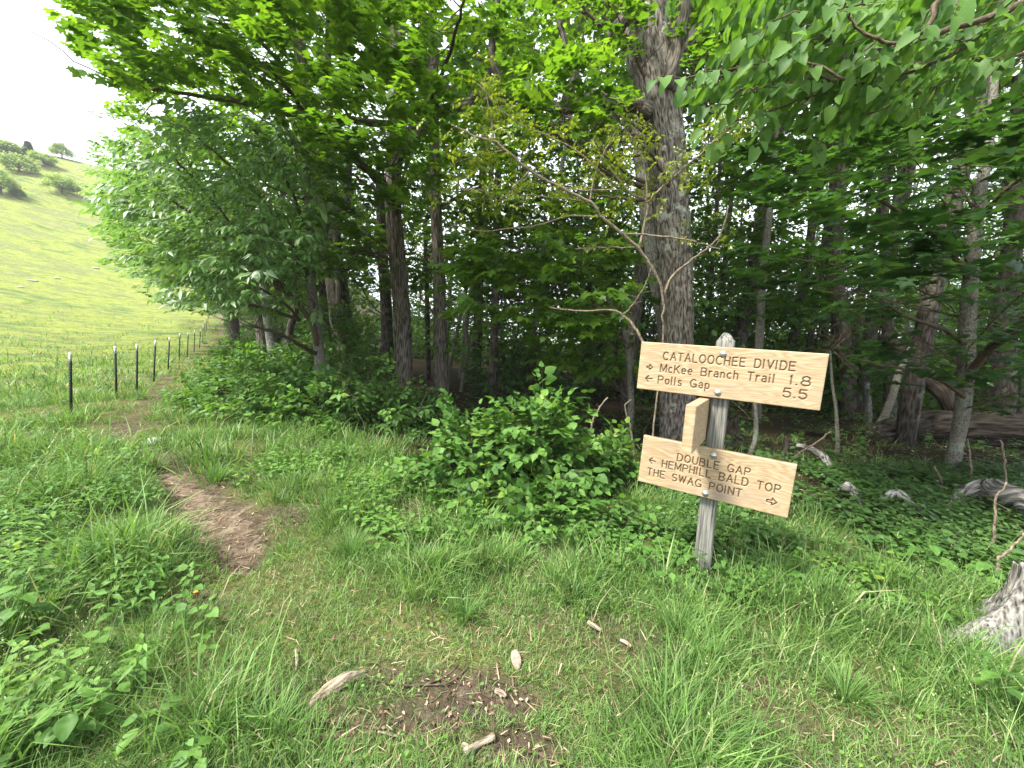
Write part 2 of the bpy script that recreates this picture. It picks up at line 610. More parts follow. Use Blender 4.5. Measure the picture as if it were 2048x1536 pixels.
def plain_mat(name, col, rough=.6, metal=0., var=.15, sc=40, bump=0.):
    m, t, N, L = nodes(name)
    tc = N.new('ShaderNodeTexCoord')
    nz = N.new('ShaderNodeTexNoise'); nz.inputs['Scale'].default_value = sc; nz.inputs['Detail'].default_value = 6
    L.new(tc.outputs['Object'], nz.inputs[0])
    c0 = tuple(x * (1 - var) for x in col); c1 = tuple(min(1, x * (1 + var)) for x in col)
    r = ramp(N, [(.3, c0), (.7, c1)]); L.new(nz.outputs[0], r.inputs[0])
    pb = N.new('ShaderNodeBsdfPrincipled'); pb.inputs['Roughness'].default_value = rough; pb.inputs['Metallic'].default_value = metal
    L.new(r.outputs[0], pb.inputs['Base Color'])
    if bump:
        bp = N.new('ShaderNodeBump'); bp.inputs['Strength'].default_value = bump; bp.inputs['Distance'].default_value = .01
        L.new(nz.outputs[0], bp.inputs['Height']); L.new(bp.outputs[0], pb.inputs['Normal'])
    o = N.new('ShaderNodeOutputMaterial'); L.new(pb.outputs[0], o.inputs[0])
    return m


def ramp_mat(name, cols, rough=.8, trans=0.):
    m, t, N, L = nodes(name)
    at = N.new('ShaderNodeAttribute'); at.attribute_name = 'rnd'
    r = ramp(N, cols); L.new(at.outputs['Fac'], r.inputs[0])
    pb = N.new('ShaderNodeBsdfPrincipled'); pb.inputs['Roughness'].default_value = rough; pb.inputs['Specular IOR Level'].default_value = .25
    L.new(r.outputs[0], pb.inputs['Base Color'])
    o = N.new('ShaderNodeOutputMaterial')
    if trans:
        tr = N.new('ShaderNodeBsdfTranslucent')
        tm = N.new('ShaderNodeVectorMath'); tm.operation = 'MULTIPLY'; tm.inputs[1].default_value = (1.6, 1.5, .8)
        L.new(r.outputs[0], tm.inputs[0]); L.new(tm.outputs[0], tr.inputs[0])
        ms = N.new('ShaderNodeMixShader'); ms.inputs[0].default_value = trans
        L.new(pb.outputs[0], ms.inputs[1]); L.new(tr.outputs[0], ms.inputs[2]); L.new(ms.outputs[0], o.inputs[0])
    else:
        L.new(pb.outputs[0], o.inputs[0])
    return m


def ground_mat():
    m, t, N, L = nodes('ground')
    tc = N.new('ShaderNodeTexCoord')
    def noise(sc, det=6, mp=None, ro=.6):
        n = N.new('ShaderNodeTexNoise'); n.inputs['Scale'].default_value = sc; n.inputs['Detail'].default_value = det; n.inputs['Roughness'].default_value = ro
        if mp is None: L.new(tc.outputs['Object'], n.inputs[0])
        else:
            q = N.new('ShaderNodeMapping'); q.inputs['Scale'].default_value = mp; q.inputs['Rotation'].default_value = (0, 0, radians(-40))
            L.new(tc.outputs['Object'], q.inputs[0]); L.new(q.outputs[0], n.inputs[0])
        return n
    # soil
    soil = ramp(N, [(.3, (.045, .033, .023)), (.52, (.105, .078, .054)), (.75, (.19, .15, .108))])
    L.new(noise(22, 10).outputs[0], soil.inputs[0])
    # meadow: olive, yellow green and straw in streaks that follow the slope
    mead = ramp(N, [(.33, (.065, .105, .036)), (.43, (.12, .165, .048)), (.50, (.23, .26, .05)), (.56, (.13, .165, .055)), (.63, (.20, .205, .075)), (.74, (.27, .25, .13))])
    n1 = noise(.09, 12, (1, 3.6, 1), .78)
    L.new(n1.outputs[0], mead.inputs[0])
    fine = noise(1.3, 8, (1, 2.5, 1), .7)
    hs = N.new('ShaderNodeMapRange'); hs.inputs[1].default_value = .25; hs.inputs[2].default_value = .75; hs.inputs[3].default_value = .62; hs.inputs[4].default_value = 1.38
    L.new(fine.outputs[0], hs.inputs[0])
    ms = N.new('ShaderNodeVectorMath'); ms.operation = 'SCALE'
    L.new(mead.outputs[0], ms.inputs[0]); L.new(hs.outputs[0], ms.inputs['Scale'])
    # forest floor
    ff = ramp(N, [(.35, (.03, .022, .014)), (.5, (.06, .04, .022)), (.62, (.035, .05, .014)), (.75, (.045, .075, .018))])
    L.new(noise(2.2, 10).outputs[0], ff.inputs[0])
    at = N.new('ShaderNodeAttribute'); at.attribute_name = 'zone'       # 0 soil, .5 forest, 1 meadow
    at2 = N.new('ShaderNodeAttribute'); at2.attribute_name = 'forest'
    m1 = N.new('ShaderNodeMix'); m1.data_type = 'RGBA'
    L.new(at.outputs['Fac'], m1.inputs['Factor']); L.new(soil.outputs[0], m1.inputs['A']); L.new(ms.outputs[0], m1.inputs['B'])
    m2 = N.new('ShaderNodeMix'); m2.data_type = 'RGBA'
    L.new(at2.outputs['Fac'], m2.inputs['Factor']); L.new(m1.outputs['Result'], m2.inputs['A']); L.new(ff.outputs[0], m2.inputs['B'])
    pb = N.new('ShaderNodeBsdfPrincipled'); pb.inputs['Roughness'].default_value = .95; pb.inputs['Specular IOR Level'].default_value = .1
    L.new(m2.outputs['Result'], pb.inputs['Base Color'])
    bp = N.new('ShaderNodeBump'); bp.inputs['Strength'].default_value = .7; bp.inputs['Distance'].default_value = .03
    L.new(noise(14, 10).outputs[0], bp.inputs['Height'])
    b2 = N.new('ShaderNodeBump'); b2.inputs['Strength'].default_value = .8; b2.inputs['Distance'].default_value = .5
    L.new(fine.outputs[0], b2.inputs['Height']); L.new(bp.outputs[0], b2.inputs['Normal'])
    L.new(b2.outputs[0], pb.inputs['Normal'])
    o = N.new('ShaderNodeOutputMaterial'); L.new(pb.outputs[0], o.inputs[0])
    return m


def soil_mat():
    m, t, N, L = nodes('trodden_soil')
    tc = N.new('ShaderNodeTexCoord')
    n = N.new('ShaderNodeTexNoise'); n.inputs['Scale'].default_value = 9; n.inputs['Detail'].default_value = 12; n.inputs['Roughness'].default_value = .7
    L.new(tc.outputs['Object'], n.inputs[0])
    r = ramp(N, [(.3, (.045, .032, .022)), (.5, (.115, .085, .058)), (.62, (.19, .15, .105)), (.75, (.28, .235, .175))])
    L.new(n.outputs[0], r.inputs[0])
    pb = N.new('ShaderNodeBsdfPrincipled'); pb.inputs['Roughness'].default_value = .95; pb.inputs['Specular IOR Level'].default_value = .1
    L.new(r.outputs[0], pb.inputs['Base Color'])
    n2 = N.new('ShaderNodeTexNoise'); n2.inputs['Scale'].default_value = 35; n2.inputs['Detail'].default_value = 8
    L.new(tc.outputs['Object'], n2.inputs[0])
    bp = N.new('ShaderNodeBump'); bp.inputs['Strength'].default_value = 1; bp.inputs['Distance'].default_value = .02
    L.new(n2.outputs[0], bp.inputs['Height']); L.new(bp.outputs[0], pb.inputs['Normal'])
    o = N.new('ShaderNodeOutputMaterial'); L.new(pb.outputs[0], o.inputs[0])
    return m


def board_mat(name, stain=0.):
    """planed oak: growth rings, fine pores, darker routed grooves"""
    m, t, N, L = nodes(name)
    tc = N.new('ShaderNodeTexCoord')
    mp = N.new('ShaderNodeMapping'); mp.inputs['Scale'].default_value = (1.1, 1, 7.5)
    L.new(tc.outputs['Object'], mp.inputs[0])
    big = N.new('ShaderNodeTexNoise'); big.inputs['Scale'].default_value = 1.7; big.inputs['Detail'].default_value = 2
    L.new(mp.outputs[0], big.inputs[0])
    ml = N.new('ShaderNodeMath'); ml.operation = 'MULTIPLY'; ml.inputs[1].default_value = 13.0
    L.new(big.outputs[0], ml.inputs[0])
    fr = N.new('ShaderNodeMath'); fr.operation = 'PINGPONG'; fr.inputs[1].default_value = .5
    L.new(ml.outputs[0], fr.inputs[0])
    mp2 = N.new('ShaderNodeMapping'); mp2.inputs['Scale'].default_value = (6, 6, 160)
    L.new(tc.outputs['Object'], mp2.inputs[0])
    pore = N.new('ShaderNodeTexNoise'); pore.inputs['Scale'].default_value = 2.0; pore.inputs['Detail'].default_value = 5; pore.inputs['Roughness'].default_value = .7
    L.new(mp2.outputs[0], pore.inputs[0])
    ad = N.new('ShaderNodeMath'); ad.operation = 'MULTIPLY_ADD'; ad.inputs[1].default_value = .55
    L.new(fr.outputs[0], ad.inputs[0]); L.new(pore.outputs[0], ad.inputs[2])
    r = ramp(N, [(.3, (.445, .355, .235)), (.5, (.39, .30, .187)), (.68, (.315, .23, .132)), (.88, (.235, .16, .088))])
    L.new(ad.outputs[0], r.inputs[0])
    # grey weather stains
    n3 = N.new('ShaderNodeTexNoise'); n3.inputs['Scale'].default_value = 3.2; n3.inputs['Detail'].default_value = 6
    mp3 = N.new('ShaderNodeMapping'); mp3.inputs['Scale'].default_value = (1, 1, 2.2)
    L.new(tc.outputs['Object'], mp3.inputs[0]); L.new(mp3.outputs[0], n3.inputs[0])
    r3 = ramp(N, [(.52 - stain * .04, (0, 0, 0)), (.75 - stain * .05, (stain, stain, stain))]); L.new(n3.outputs[0], r3.inputs[0])
    mx0 = N.new('ShaderNodeMix'); mx0.data_type = 'RGBA'
    L.new(r3.outputs[0], mx0.inputs['Factor']); L.new(r.outputs[0], mx0.inputs['A']); mx0.inputs['B'].default_value = (.27, .215, .155, 1)
    at = N.new('ShaderNodeAttribute'); at.attribute_name = 'rnd'
    mx = N.new('ShaderNodeMix'); mx.data_type = 'RGBA'
    L.new(at.outputs['Fac'], mx.inputs['Factor']); L.new(mx0.outputs['Result'], mx.inputs['A']); mx.inputs['B'].default_value = (.10, .058, .03, 1)
    pb = N.new('ShaderNodeBsdfPrincipled'); pb.inputs['Roughness'].default_value = .55; pb.inputs['Specular IOR Level'].default_value = .3
    L.new(mx.outputs['Result'], pb.inputs['Base Color'])
    bp = N.new('ShaderNodeBump'); bp.inputs['Strength'].default_value = .25; bp.inputs['Distance'].default_value = .002
    L.new(ad.outputs[0], bp.inputs['Height']); L.new(bp.outputs[0], pb.inputs['Normal'])
    o = N.new('ShaderNodeOutputMaterial'); L.new(pb.outputs[0], o.inputs[0])
    return m


M = {}
M['ground'] = ground_mat()
M['soil'] = soil_mat()
M['grass'] = leaf_mat('grass_blade', [(0, (.038, .085, .020)), (.3, (.095, .195, .045)), (.65, (.18, .30, .075)), (.93, (.29, .38, .14)), (1, (.38, .34, .20))], .35, .5, (1.3, 1.3, .7), .3, 6)
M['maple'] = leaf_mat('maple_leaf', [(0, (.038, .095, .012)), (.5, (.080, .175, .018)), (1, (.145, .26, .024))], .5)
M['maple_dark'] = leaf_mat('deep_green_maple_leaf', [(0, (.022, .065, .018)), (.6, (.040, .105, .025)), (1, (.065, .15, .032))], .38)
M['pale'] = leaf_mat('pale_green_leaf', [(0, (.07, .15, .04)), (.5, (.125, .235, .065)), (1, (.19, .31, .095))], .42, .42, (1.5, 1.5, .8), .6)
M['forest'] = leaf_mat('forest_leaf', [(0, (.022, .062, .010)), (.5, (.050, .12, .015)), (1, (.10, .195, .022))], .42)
M['locust'] = leaf_mat('young_yellow_green_leaf', [(0, (.12, .18, .02)), (1, (.21, .27, .03))], .45)
M['heart'] = leaf_mat('heart_shaped_leaf', [(0, (.05, .13, .025)), (.5, (.09, .19, .038)), (1, (.13, .25, .05))], .5, .55, (1.7, 1.6, .6), .3)
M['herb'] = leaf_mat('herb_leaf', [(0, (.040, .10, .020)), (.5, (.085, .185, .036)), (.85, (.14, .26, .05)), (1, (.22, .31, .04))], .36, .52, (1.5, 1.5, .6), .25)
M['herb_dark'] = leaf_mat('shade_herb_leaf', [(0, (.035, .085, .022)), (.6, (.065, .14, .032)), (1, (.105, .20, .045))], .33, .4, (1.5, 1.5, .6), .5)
M['hill'] = leaf_mat('hill_tree_leaf', [(0, (.11, .19, .055)), (1, (.22, .32, .10))], .45)
M['bark_big'] = bark_mat('furrowed_oak_bark', [(.022, .018, .014), (.098, .082, .066), (.25, .22, .185)], 9, .22, 1., lichen=(.36, .37, .30), dist=.012)
M['bark_lichen'] = bark_mat('lichen_covered_bark', [(.05, .043, .036), (.14, .13, .11), (.26, .26, .23)], 10, .5, .6, lichen=(.34, .37, .30))
M['bark_brown'] = bark_mat('brown_furrowed_bark', [(.020, .016, .012), (.070, .058, .045), (.165, .145, .115)], 9, .14, .9)
M['bark_far'] = bark_mat('dark_far_bark', [(.018, .014, .011), (.048, .039, .031), (.11, .096, .08)], 7, .2, .6, lichen=(.15, .16, .125))
M['bark_smooth'] = bark_mat('smooth_grey_bark', [(.05, .045, .035), (.12, .11, .085), (.20, .19, .155)], 14, .5, .5, lichen=(.21, .23, .18))
M['twig'] = bark_mat('twig_bark', [(.03, .022, .015), (.075, .055, .038), (.13, .10, .07)], 20, .4, .2)
M['twig_pale'] = bark_mat('pale_twig_bark', [(.06, .045, .03), (.135, .105, .075), (.25, .205, .15)], 20, .4, .2)
M['dead'] = bark_mat('weathered_dead_wood', [(.04, .035, .03), (.17, .155, .14), (.35, .33, .305)], 12, .10, 1.)
M['stump'] = bark_mat('weathered_stump_wood', [(.03, .027, .022), (.13, .12, .105), (.27, .26, .235)], 14, .12, 1., lichen=(.21, .25, .19), dist=.012)
M['rot'] = bark_mat('rotten_log_bark', [(.008, .007, .005), (.026, .021, .015), (.062, .050, .038)], 8, .12, 1., moss=(.030, .042, .010))
M['post'] = bark_mat('weathered_grey_post', [(.045, .044, .037), (.115, .114, .098), (.22, .218, .19)], 20, .05, .5, dist=.004)
M['board'] = board_mat('planed_oak', .35)
M['board_stained'] = board_mat('planed_oak_stained', .75)
M['bolt'] = plain_mat('galvanised_bolt', (.50, .51, .50), .38, .85, .25, 120, .3)
M['tpost'] = plain_mat('dark_green_steel', (.010, .018, .013), .75, 0, .3, 60)
M['white'] = plain_mat('white_post_tip', (.78, .79, .78), .5, 0, .08, 60)
M['wire'] = plain_mat('galvanised_wire', (.16, .16, .15), .5, .5, .2, 30)
M['rock'] = plain_mat('pale_rock', (.27, .27, .23), .9, 0, .3, 4, .5)
M['litter'] = ramp_mat('dead_leaf', [(0, (.06, .036, .022)), (.45, (.15, .095, .06)), (.8, (.30, .215, .14)), (1, (.46, .37, .26))])
M['stick'] = bark_mat('bleached_stick', [(.10, .07, .05), (.24, .185, .135), (.42, .35, .27)], 25, .15, 1.)
M['cut'] = plain_mat('pale_wood_chip', (.27, .20, .15), .85, 0, .2, 60, .5)
M['flower'] = plain_mat('orange_petal', (.75, .33, .02), .5)

# ------------------------------------------------------------------ ground sheet
def sinhgrid(a, b, n, k, c=0.):
    ta = math.asinh((a - c) / k); tb = math.asinh((b - c) / k)
    return c + k * np.sinh(np.linspace(ta, tb, n))


gx = sinhgrid(-1500, 1500, 290, 2.2, -.5)
gy = sinhgrid(-60, 2500, 260, 2.2, 2.2)
GX, GY = np.meshgrid(gx, gy)
GZ = Hf(GX, GY)
nx_, ny_ = len(gx), len(gy)
ii = np.arange(ny_ - 1)[:, None] * nx_; jj = np.arange(nx_ - 1)[None]
Q = np.stack([ii + jj, ii + jj + 1, ii + nx_ + jj + 1, ii + nx_ + jj], -1).reshape(-1, 4)
fx, fy = GX.ravel(), GY.ravel()
dist_ = np.hypot(fx, fy)
zone = sm(fbm(fx * 1.2, fy * 1.2), .3, .6) * .3 + .1 + sm(dist_, 6, 22) * .8
zone = np.clip(zone, 0, 1) * (1 - soilmask(fx, fy)) * (1 - trailmask(fx, fy))
fr_ = np.zeros(len(fx))
for ox, oy in ((0, 0), (.25, 0), (-.25, 0), (0, .25), (0, -.25)):
    fr_ += infor(fx + ox, fy + oy) / 5.
me = new_mesh('ground', np.stack([fx, fy, GZ.ravel()], 1), None, M['ground'], {'zone': zone, 'forest': fr_}, True, Q)
tag(link('ground', me), 'grassy hillside meadow and forest floor', None, None, 'structure')


def strip(name, pl, hw, label, seg=160):
    pts, rad = catmull(np.c_[pl, np.zeros(len(pl))], hw, max(3, seg // len(pl)))
    T = unit(np.gradient(pts, axis=0)); Nn = np.stack([-T[:, 1], T[:, 0], T[:, 2] * 0], 1)
    V = []; cols = 9
    for i in range(len(pts)):
        l = rad[i] * (1.0 + .35 * (vn(i * .9, 3.) - .5) * 2); r = rad[i] * (1.0 + .35 * (vn(i * .9, 77.) - .5) * 2)
        for j in range(cols):
            u = -l + (l + r) * j / (cols - 1)
            q = pts[i] + Nn[i] * u
            V.append((q[0], q[1], 0))
    V = np.array(V); V[:, 2] = Hf(V[:, 0], V[:, 1]) + .006
    edge = np.tile(np.abs(np.linspace(-1, 1, cols)) > .99, len(pts))
    V[edge, 2] -= .03
    i = np.arange(len(pts) - 1)[:, None] * cols; j = np.arange(cols - 1)[None]
    Q = np.stack([i + j, i + cols + j, i + cols + j + 1, i + j + 1], -1).reshape(-1, 4)
    me = new_mesh(name, V, None, M['soil'], None, True, Q)
    tag(link(name, me), label, None, None, 'structure')


strip('trail', TR[:, :2], TR[:, 2], 'narrow dirt trail winding along the wire fence and forest edge')

# ------------------------------------------------------------------ signpost
base = gp(1402, 1150, Hf)
NB = np.array([-.495, -.869, 0.]); NB /= np.linalg.norm(NB)      # the way the boards face
XB = np.array([.869, -.495, 0.]); XB /= np.linalg.norm(XB)
UP = np.array([-.012, .0, 1.]); UP /= np.linalg.norm(UP)
sp = thing('signpost', 'weathered grey wooden signpost with three planed oak direction boards', 'signpost', tuple(base))
PW = .105


def basis_obj(o, org, X, N_, U):
    """orient an object so that local x=X, y=-N (into the board), z=U"""
    Mx = Matrix(((X[0], -N_[0], U[0], 0), (X[1], -N_[1], U[1], 0), (X[2], -N_[2], U[2], 0), (0, 0, 0, 1)))
    o.matrix_world = Matrix.Translation(Vector(org)) @ Mx


def child(o, parent, org, X, N_, U):
    Mx = Matrix(((X[0], -N_[0], U[0], 0), (X[1], -N_[1], U[1], 0), (X[2], -N_[2], U[2], 0), (0, 0, 0, 1)))
    o.parent = parent
    o.matrix_parent_inverse = Matrix()
    o.matrix_basis = Matrix.Translation(Vector(np.asarray(org) - np.array(parent.location))) @ Mx


# post with bevelled corners and a worn pyramid top, split checks down the faces
def post_mesh():
    hgt = 1.63; h = PW / 2
    zs = np.concatenate([np.linspace(-.35, hgt - .07, 90)])
    per = []
    b = .006
    m = 9
    for cx, cy_, dx, dy in ((-1, -1, 1, 0), (1, -1, 0, 1), (1, 1, -1, 0), (-1, 1, 0, -1)):
        for q in range(m):
            u = q / m
            x = cx * h + dx * (b + (2 * h - 2 * b) * u) + (0 if dx else 0); y = cy_ * h + dy * (b + (2 * h - 2 * b) * u)
            per.append((x, y))
    per = np.array(per); n = len(per)
    V = []
    for z in zs:
        ck = np.where(vn(np.arange(n) * 1.7, z * 1.2 + 5) > .78, .0045, 0)
        sc = 1 - ck / h
        V.append(np.c_[per * sc[:, None] + (vn(np.arange(n) * .8, z * 6)[:, None] - .5) * .0025, np.full(n, z)])
    for f_, dz in ((.93, .018), (.62, .045), (.3, .063)):
        V.append(np.c_[per * f_ + (RNG.random((n, 2)) - .5) * .007, np.full(n, hgt - .07 + dz) + RNG.normal(0, .003, n)])
    V = np.array(V); L = len(V)
    i = np.arange(L - 1)[:, None] * n; j = np.arange(n)[None]; j2 = (j + 1) % n
    Q = np.stack([i + j, i + j2, i + n + j2, i + n + j], -1).reshape(-1, 4)
    V = V.reshape(-1, 3); V = np.vstack([V, (0.004, 0.003, hgt)])
    F = [(len(V) - 1, (L - 1) * n + q, (L - 1) * n + (q + 1) % n) for q in range(n)]
    return new_mesh('post', V, F, M['post'], {'rnd': np.full(len(V), .5)}, False, Q)


po = link('post', post_mesh())
child(po, sp, base, XB, NB, UP)


# stroke lettering -------------------------------------------------
def arc(cx, cy_, rx, ry, a0, a1, n=10):
    return [(cx + rx * cos(radians(a0 + (a1 - a0) * i / n)), cy_ + ry * sin(radians(a0 + (a1 - a0) * i / n))) for i in range(n + 1)]


G = {
    'A': (.72, [[(0, 0), (.36, 1), (.72, 0)], [(.13, .36), (.59, .36)]]),
    'B': (.66, [[(0, 0), (0, 1), (.38, 1)] + arc(.38, .76, .24, .24, 90, -90) + [(0, .52)], [(.38, .52)] + arc(.38, .26, .28, .26, 90, -90) + [(0, 0)]]),
    'C': (.72, [arc(.38, .5, .38, .5, 48, 312, 16)]),
    'D': (.7, [[(0, 0), (0, 1), (.3, 1)] + arc(.3, .5, .4, .5, 90, -90, 14) + [(0, 0)]]),
    'E': (.6, [[(.6, 1), (0, 1), (0, 0), (.6, 0)], [(0, .53), (.5, .53)]]),
    'G': (.74, [arc(.38, .5, .38, .5, 48, 340, 16) + [(.74, .42), (.42, .42)], [(.74, .42), (.74, 0)]]),
    'H': (.64, [[(0, 0), (0, 1)], [(.64, 0), (.64, 1)], [(0, .52), (.64, .52)]]),
    'I': (.0, [[(0, 0), (0, 1)]]),
    'K': (.64, [[(0, 0), (0, 1)], [(.6, 1), (0, .38)], [(.2, .58), (.64, 0)]]),
    'L': (.56, [[(0, 1), (0, 0), (.56, 0)]]),
    'M': (.78, [[(0, 0), (0, 1), (.39, .12), (.78, 1), (.78, 0)]]),
    'N': (.66, [[(0, 0), (0, 1), (.66, 0), (.66, 1)]]),
    'O': (.76, [arc(.38, .5, .38, .5, 0, 360, 20)]),
    'P': (.62, [[(0, 0), (0, 1), (.34, 1)] + arc(.34, .74, .28, .26, 90, -90) + [(0, .48)]]),
    'R': (.64, [[(0, 0), (0, 1), (.34, 1)] + arc(.34, .74, .28, .26, 90, -90) + [(0, .48)], [(.34, .48), (.64, 0)]]),
    'S': (.62, [arc(.31, .74, .29, .26, 35, 270, 10) + arc(.31, .25, .31, .25, 90, -150, 12)]),
    'T': (.64, [[(0, 1), (.64, 1)], [(.32, 1), (.32, 0)]]),
    'U': (.66, [[(0, 1), (0, .33)] + arc(.33, .33, .33, .33, 180, 360) + [(.66, 1)]]),
    'V': (.7, [[(0, 1), (.35, 0), (.7, 1)]]),
    'W': (.95, [[(0, 1), (.24, 0), (.475, .9), (.71, 0), (.95, 1)]]),
    'a': (.46, [arc(.24, .52, .2, .18, 150, 0, 8) + [(.44, 0)], [(.44, .4)] + arc(.22, .2, .2, .19, 80, 330, 10)]),
    'c': (.46, [arc(.25, .35, .24, .34, 50, 310, 12)]),
    'e': (.5, [[(.02, .37), (.49, .37)] + arc(.25, .35, .24, .34, 5, 310, 14)]),
    'h': (.44, [[(0, 0), (0, 1)], [(0, .45)] + arc(.22, .45, .22, .24, 180, 0, 8) + [(.44, 0)]]),
    'i': (.0, [[(0, 0), (0, .66)], [(0, .92), (0, .96)]]),
    'l': (.0, [[(0, 0), (0, 1)]]),
    'n': (.44, [[(0, 0), (0, .68)], [(0, .45)] + arc(.22, .45, .22, .24, 180, 0, 8) + [(.44, 0)]]),
    'o': (.5, [arc(.25, .35, .25, .34, 0, 360, 16)]),
    'p': (.46, [[(0, -.32), (0, .68)], arc(.23, .35, .23, .33, 180, -180, 14)]),
    'r': (.3, [[(0, 0), (0, .68)], [(0, .42)] + arc(.22, .42, .2, .26, 180, 60, 6)]),
    's': (.42, [arc(.21, .5, .19, .17, 40, 260, 8) + arc(.21, .18, .2, .17, 90, -150, 8)]),
    '1': (.12, [[(.06, 0), (.06, 1), (.0, .9)]]),
    '5': (.6, [[(.54, 1), (.08, 1), (.03, .55)] + arc(.3, .33, .3, .33, 135, -150, 12)]),
    '8': (.62, [arc(.31, .75, .25, .25, 0, 360, 14), arc(.31, .26, .31, .26, 0, 360, 14)]),
    '.': (.06, [[(.02, .02), (.05, .02)]]),
    ' ': (.5, []),
    '<': (.95, [[(.42, 1), (0, .5), (.42, 0)], [(.0, .5), (.95, .5)]]),
    '>': (1.0, [[(.0, .66), (.52, .66), (.52, 1.0), (1.0, .5), (.52, 0), (.52, .34), (0, .34), (0, .66)]]),
}


def layout(txt, u0, u1, v, cap, W, Hh, gap=.34):
    """strokes in board metres: x from the left, z from the bottom; fitted between u0 and u1"""
    adv = []
    x = 0
    for i, ch in enumerate(txt):
        adv.append(x); x += G[ch][0] + gap + (.1 if ch in 'Iil' else 0)
    tot = x - gap
    sx = (u1 - u0) * W / tot
    out = []
    z0 = Hh * (1 - v) - cap / 2
    for ch, a in zip(txt, adv):
        for st in G[ch][1]:
            out.append([(u0 * W + (a + q[0]) * sx, z0 + q[1] * cap) for q in st])
    return out


def board_mesh(name, W, Hh, strokes, mat, th=.04, nu=300, nv=94, sw=.0062):
    xs = np.concatenate([[0, .0012, .003], np.linspace(.005, W - .005, nu), [W - .003, W - .0012, W]])
    zs = np.concatenate([[0, .0012, .003], np.linspace(.005, Hh - .005, nv), [Hh - .003, Hh - .0012, Hh]])
    X, Z = np.meshgrid(xs, zs)
    D = np.full(X.shape, 1e3)
    for st in strokes:
        for (ax, az), (bx, bz) in zip(st[:-1], st[1:]):
            pad = .02
            i0, i1 = np.searchsorted(xs, [min(ax, bx) - pad, max(ax, bx) + pad]); j0, j1 = np.searchsorted(zs, [min(az, bz) - pad, max(az, bz) + pad])
            if i1 <= i0 or j1 <= j0: continue
            x = X[j0:j1, i0:i1]; z = Z[j0:j1, i0:i1]
            dx, dz = bx - ax, bz - az
            t = np.clip(((x - ax) * dx + (z - az) * dz) / (dx * dx + dz * dz + 1e-12), 0, 1)
            D[j0:j1, i0:i1] = np.minimum(D[j0:j1, i0:i1], np.hypot(x - ax - t * dx, z - az - t * dz))
    g = 1 - sm(D, sw * .35, sw * .75)
    depth = .0065 * np.sqrt(np.clip(1 - (D / (sw * .62)) ** 2, 0, 1))
    e = np.minimum(np.minimum(X, W - X), np.minimum(Z, Hh - Z))
    rd = .005
    edge = np.where(e < rd, rd - np.sqrt(np.clip(rd * rd - (rd - e) ** 2, 0, None)), 0)
    Yv = depth + edge + (fbm(X * 4, Z * 12) - .5) * .0015
    nX, nZ = len(xs), len(zs)
    V = np.stack([X, Yv, Z], -1).reshape(-1, 3)
    i = np.arange(nZ - 1)[:, None] * nX; j = np.arange(nX - 1)[None]
    Q = [np.stack([i + j, i + j + 1, i + nX + j + 1, i + nX + j], -1).reshape(-1, 4)]
    ring = list(range(nX)) + [k * nX + nX - 1 for k in range(1, nZ)] + [(nZ - 1) * nX + k for k in range(nX - 2, -1, -1)] + [k * nX for k in range(nZ - 2, 0, -1)]
    RV = V[ring].copy(); RV[:, 1] = th
    b = len(V); V = np.vstack([V, RV, [(W / 2, th, Hh / 2)]])
    n = len(ring); r = np.array(ring); q = np.arange(n)
    Q.append(np.stack([r, b + q, b + (q + 1) % n, r[(q + 1) % n]], -1))
    F = np.stack([np.full(n, b + n), b + (q + 1) % n, b + q], -1)
    A = np.concatenate([g.ravel(), np.zeros(n + 1)])
    return new_mesh(name, V, F, mat, {'rnd': A}, False, np.concatenate(Q))


def board_plane(corners, th):
    o = base + NB * (PW / 2 + th)
    Pt = []
    for x, y in corners:
        r = ray(x, y); t = ((o - ORI) @ NB) / (r @ NB); Pt.append(ORI + r * t)
    return np.array(Pt)


TH = .042
B1 = board_plane(((1282, 683), (1658, 708), (1641, 822), (1274, 777)), TH)
B2 = board_plane(((1287, 871), (1592, 930), (1578, 1038), (1276, 962)), TH)
boards = []
for Bc, txts, mt in (
        (B1, [('CATALOOCHEE DIVIDE', .149, .857, .265, .16), ('McKee Branch Trail', .140, .768, .52, .155), ('Polls Gap', .134, .436, .765, .155),
              ('1.8', .845, .938, .51, .16), ('5.5', .82, .93, .75, .16), ('>', .052, .088, .525, .11), ('<', .052, .094, .765, .12)], 'board'),
        (B2, [('DOUBLE GAP', .266, .742, .31, .145), ('HEMPHILL BALD TOP', .165, .931, .51, .145), ('THE SWAG POINT', .065, .712, .745, .145),
              ('<', .067, .112, .50, .12), ('>', .868, .925, .765, .13)], 'board_stained')):
    X = unit(((Bc[1] - Bc[0]) + (Bc[2] - Bc[3])) / 2)
    Z = unit(np.cross(X, -NB)); Z = Z if Z[2] > 0 else -Z
    W = (np.linalg.norm(Bc[1] - Bc[0]) + np.linalg.norm(Bc[2] - Bc[3])) / 2
    Hh = (np.linalg.norm(Bc[3] - Bc[0]) + np.linalg.norm(Bc[2] - Bc[1])) / 2
    cen = Bc.mean(0); org = cen - X * W / 2 - Z * Hh / 2
    st = []
    for tx, u0, u1, v, cap in txts: st += layout(tx, u0, u1, v, cap * Hh, W, Hh, .34 if len(tx) > 3 else .3)
    bo = link('board', board_mesh('board', W, Hh, st, M[mt], TH))
    child(bo, sp, org, X, NB, Z)
    boards.append((org, X, Z, W, Hh, bo))
boards[0][5]['label'] = 'upper board routed CATALOOCHEE DIVIDE, McKee Branch Trail 1.8, Polls Gap 5.5'
boards[1][5]['label'] = 'lower board routed DOUBLE GAP, HEMPHILL BALD TOP, THE SWAG POINT'

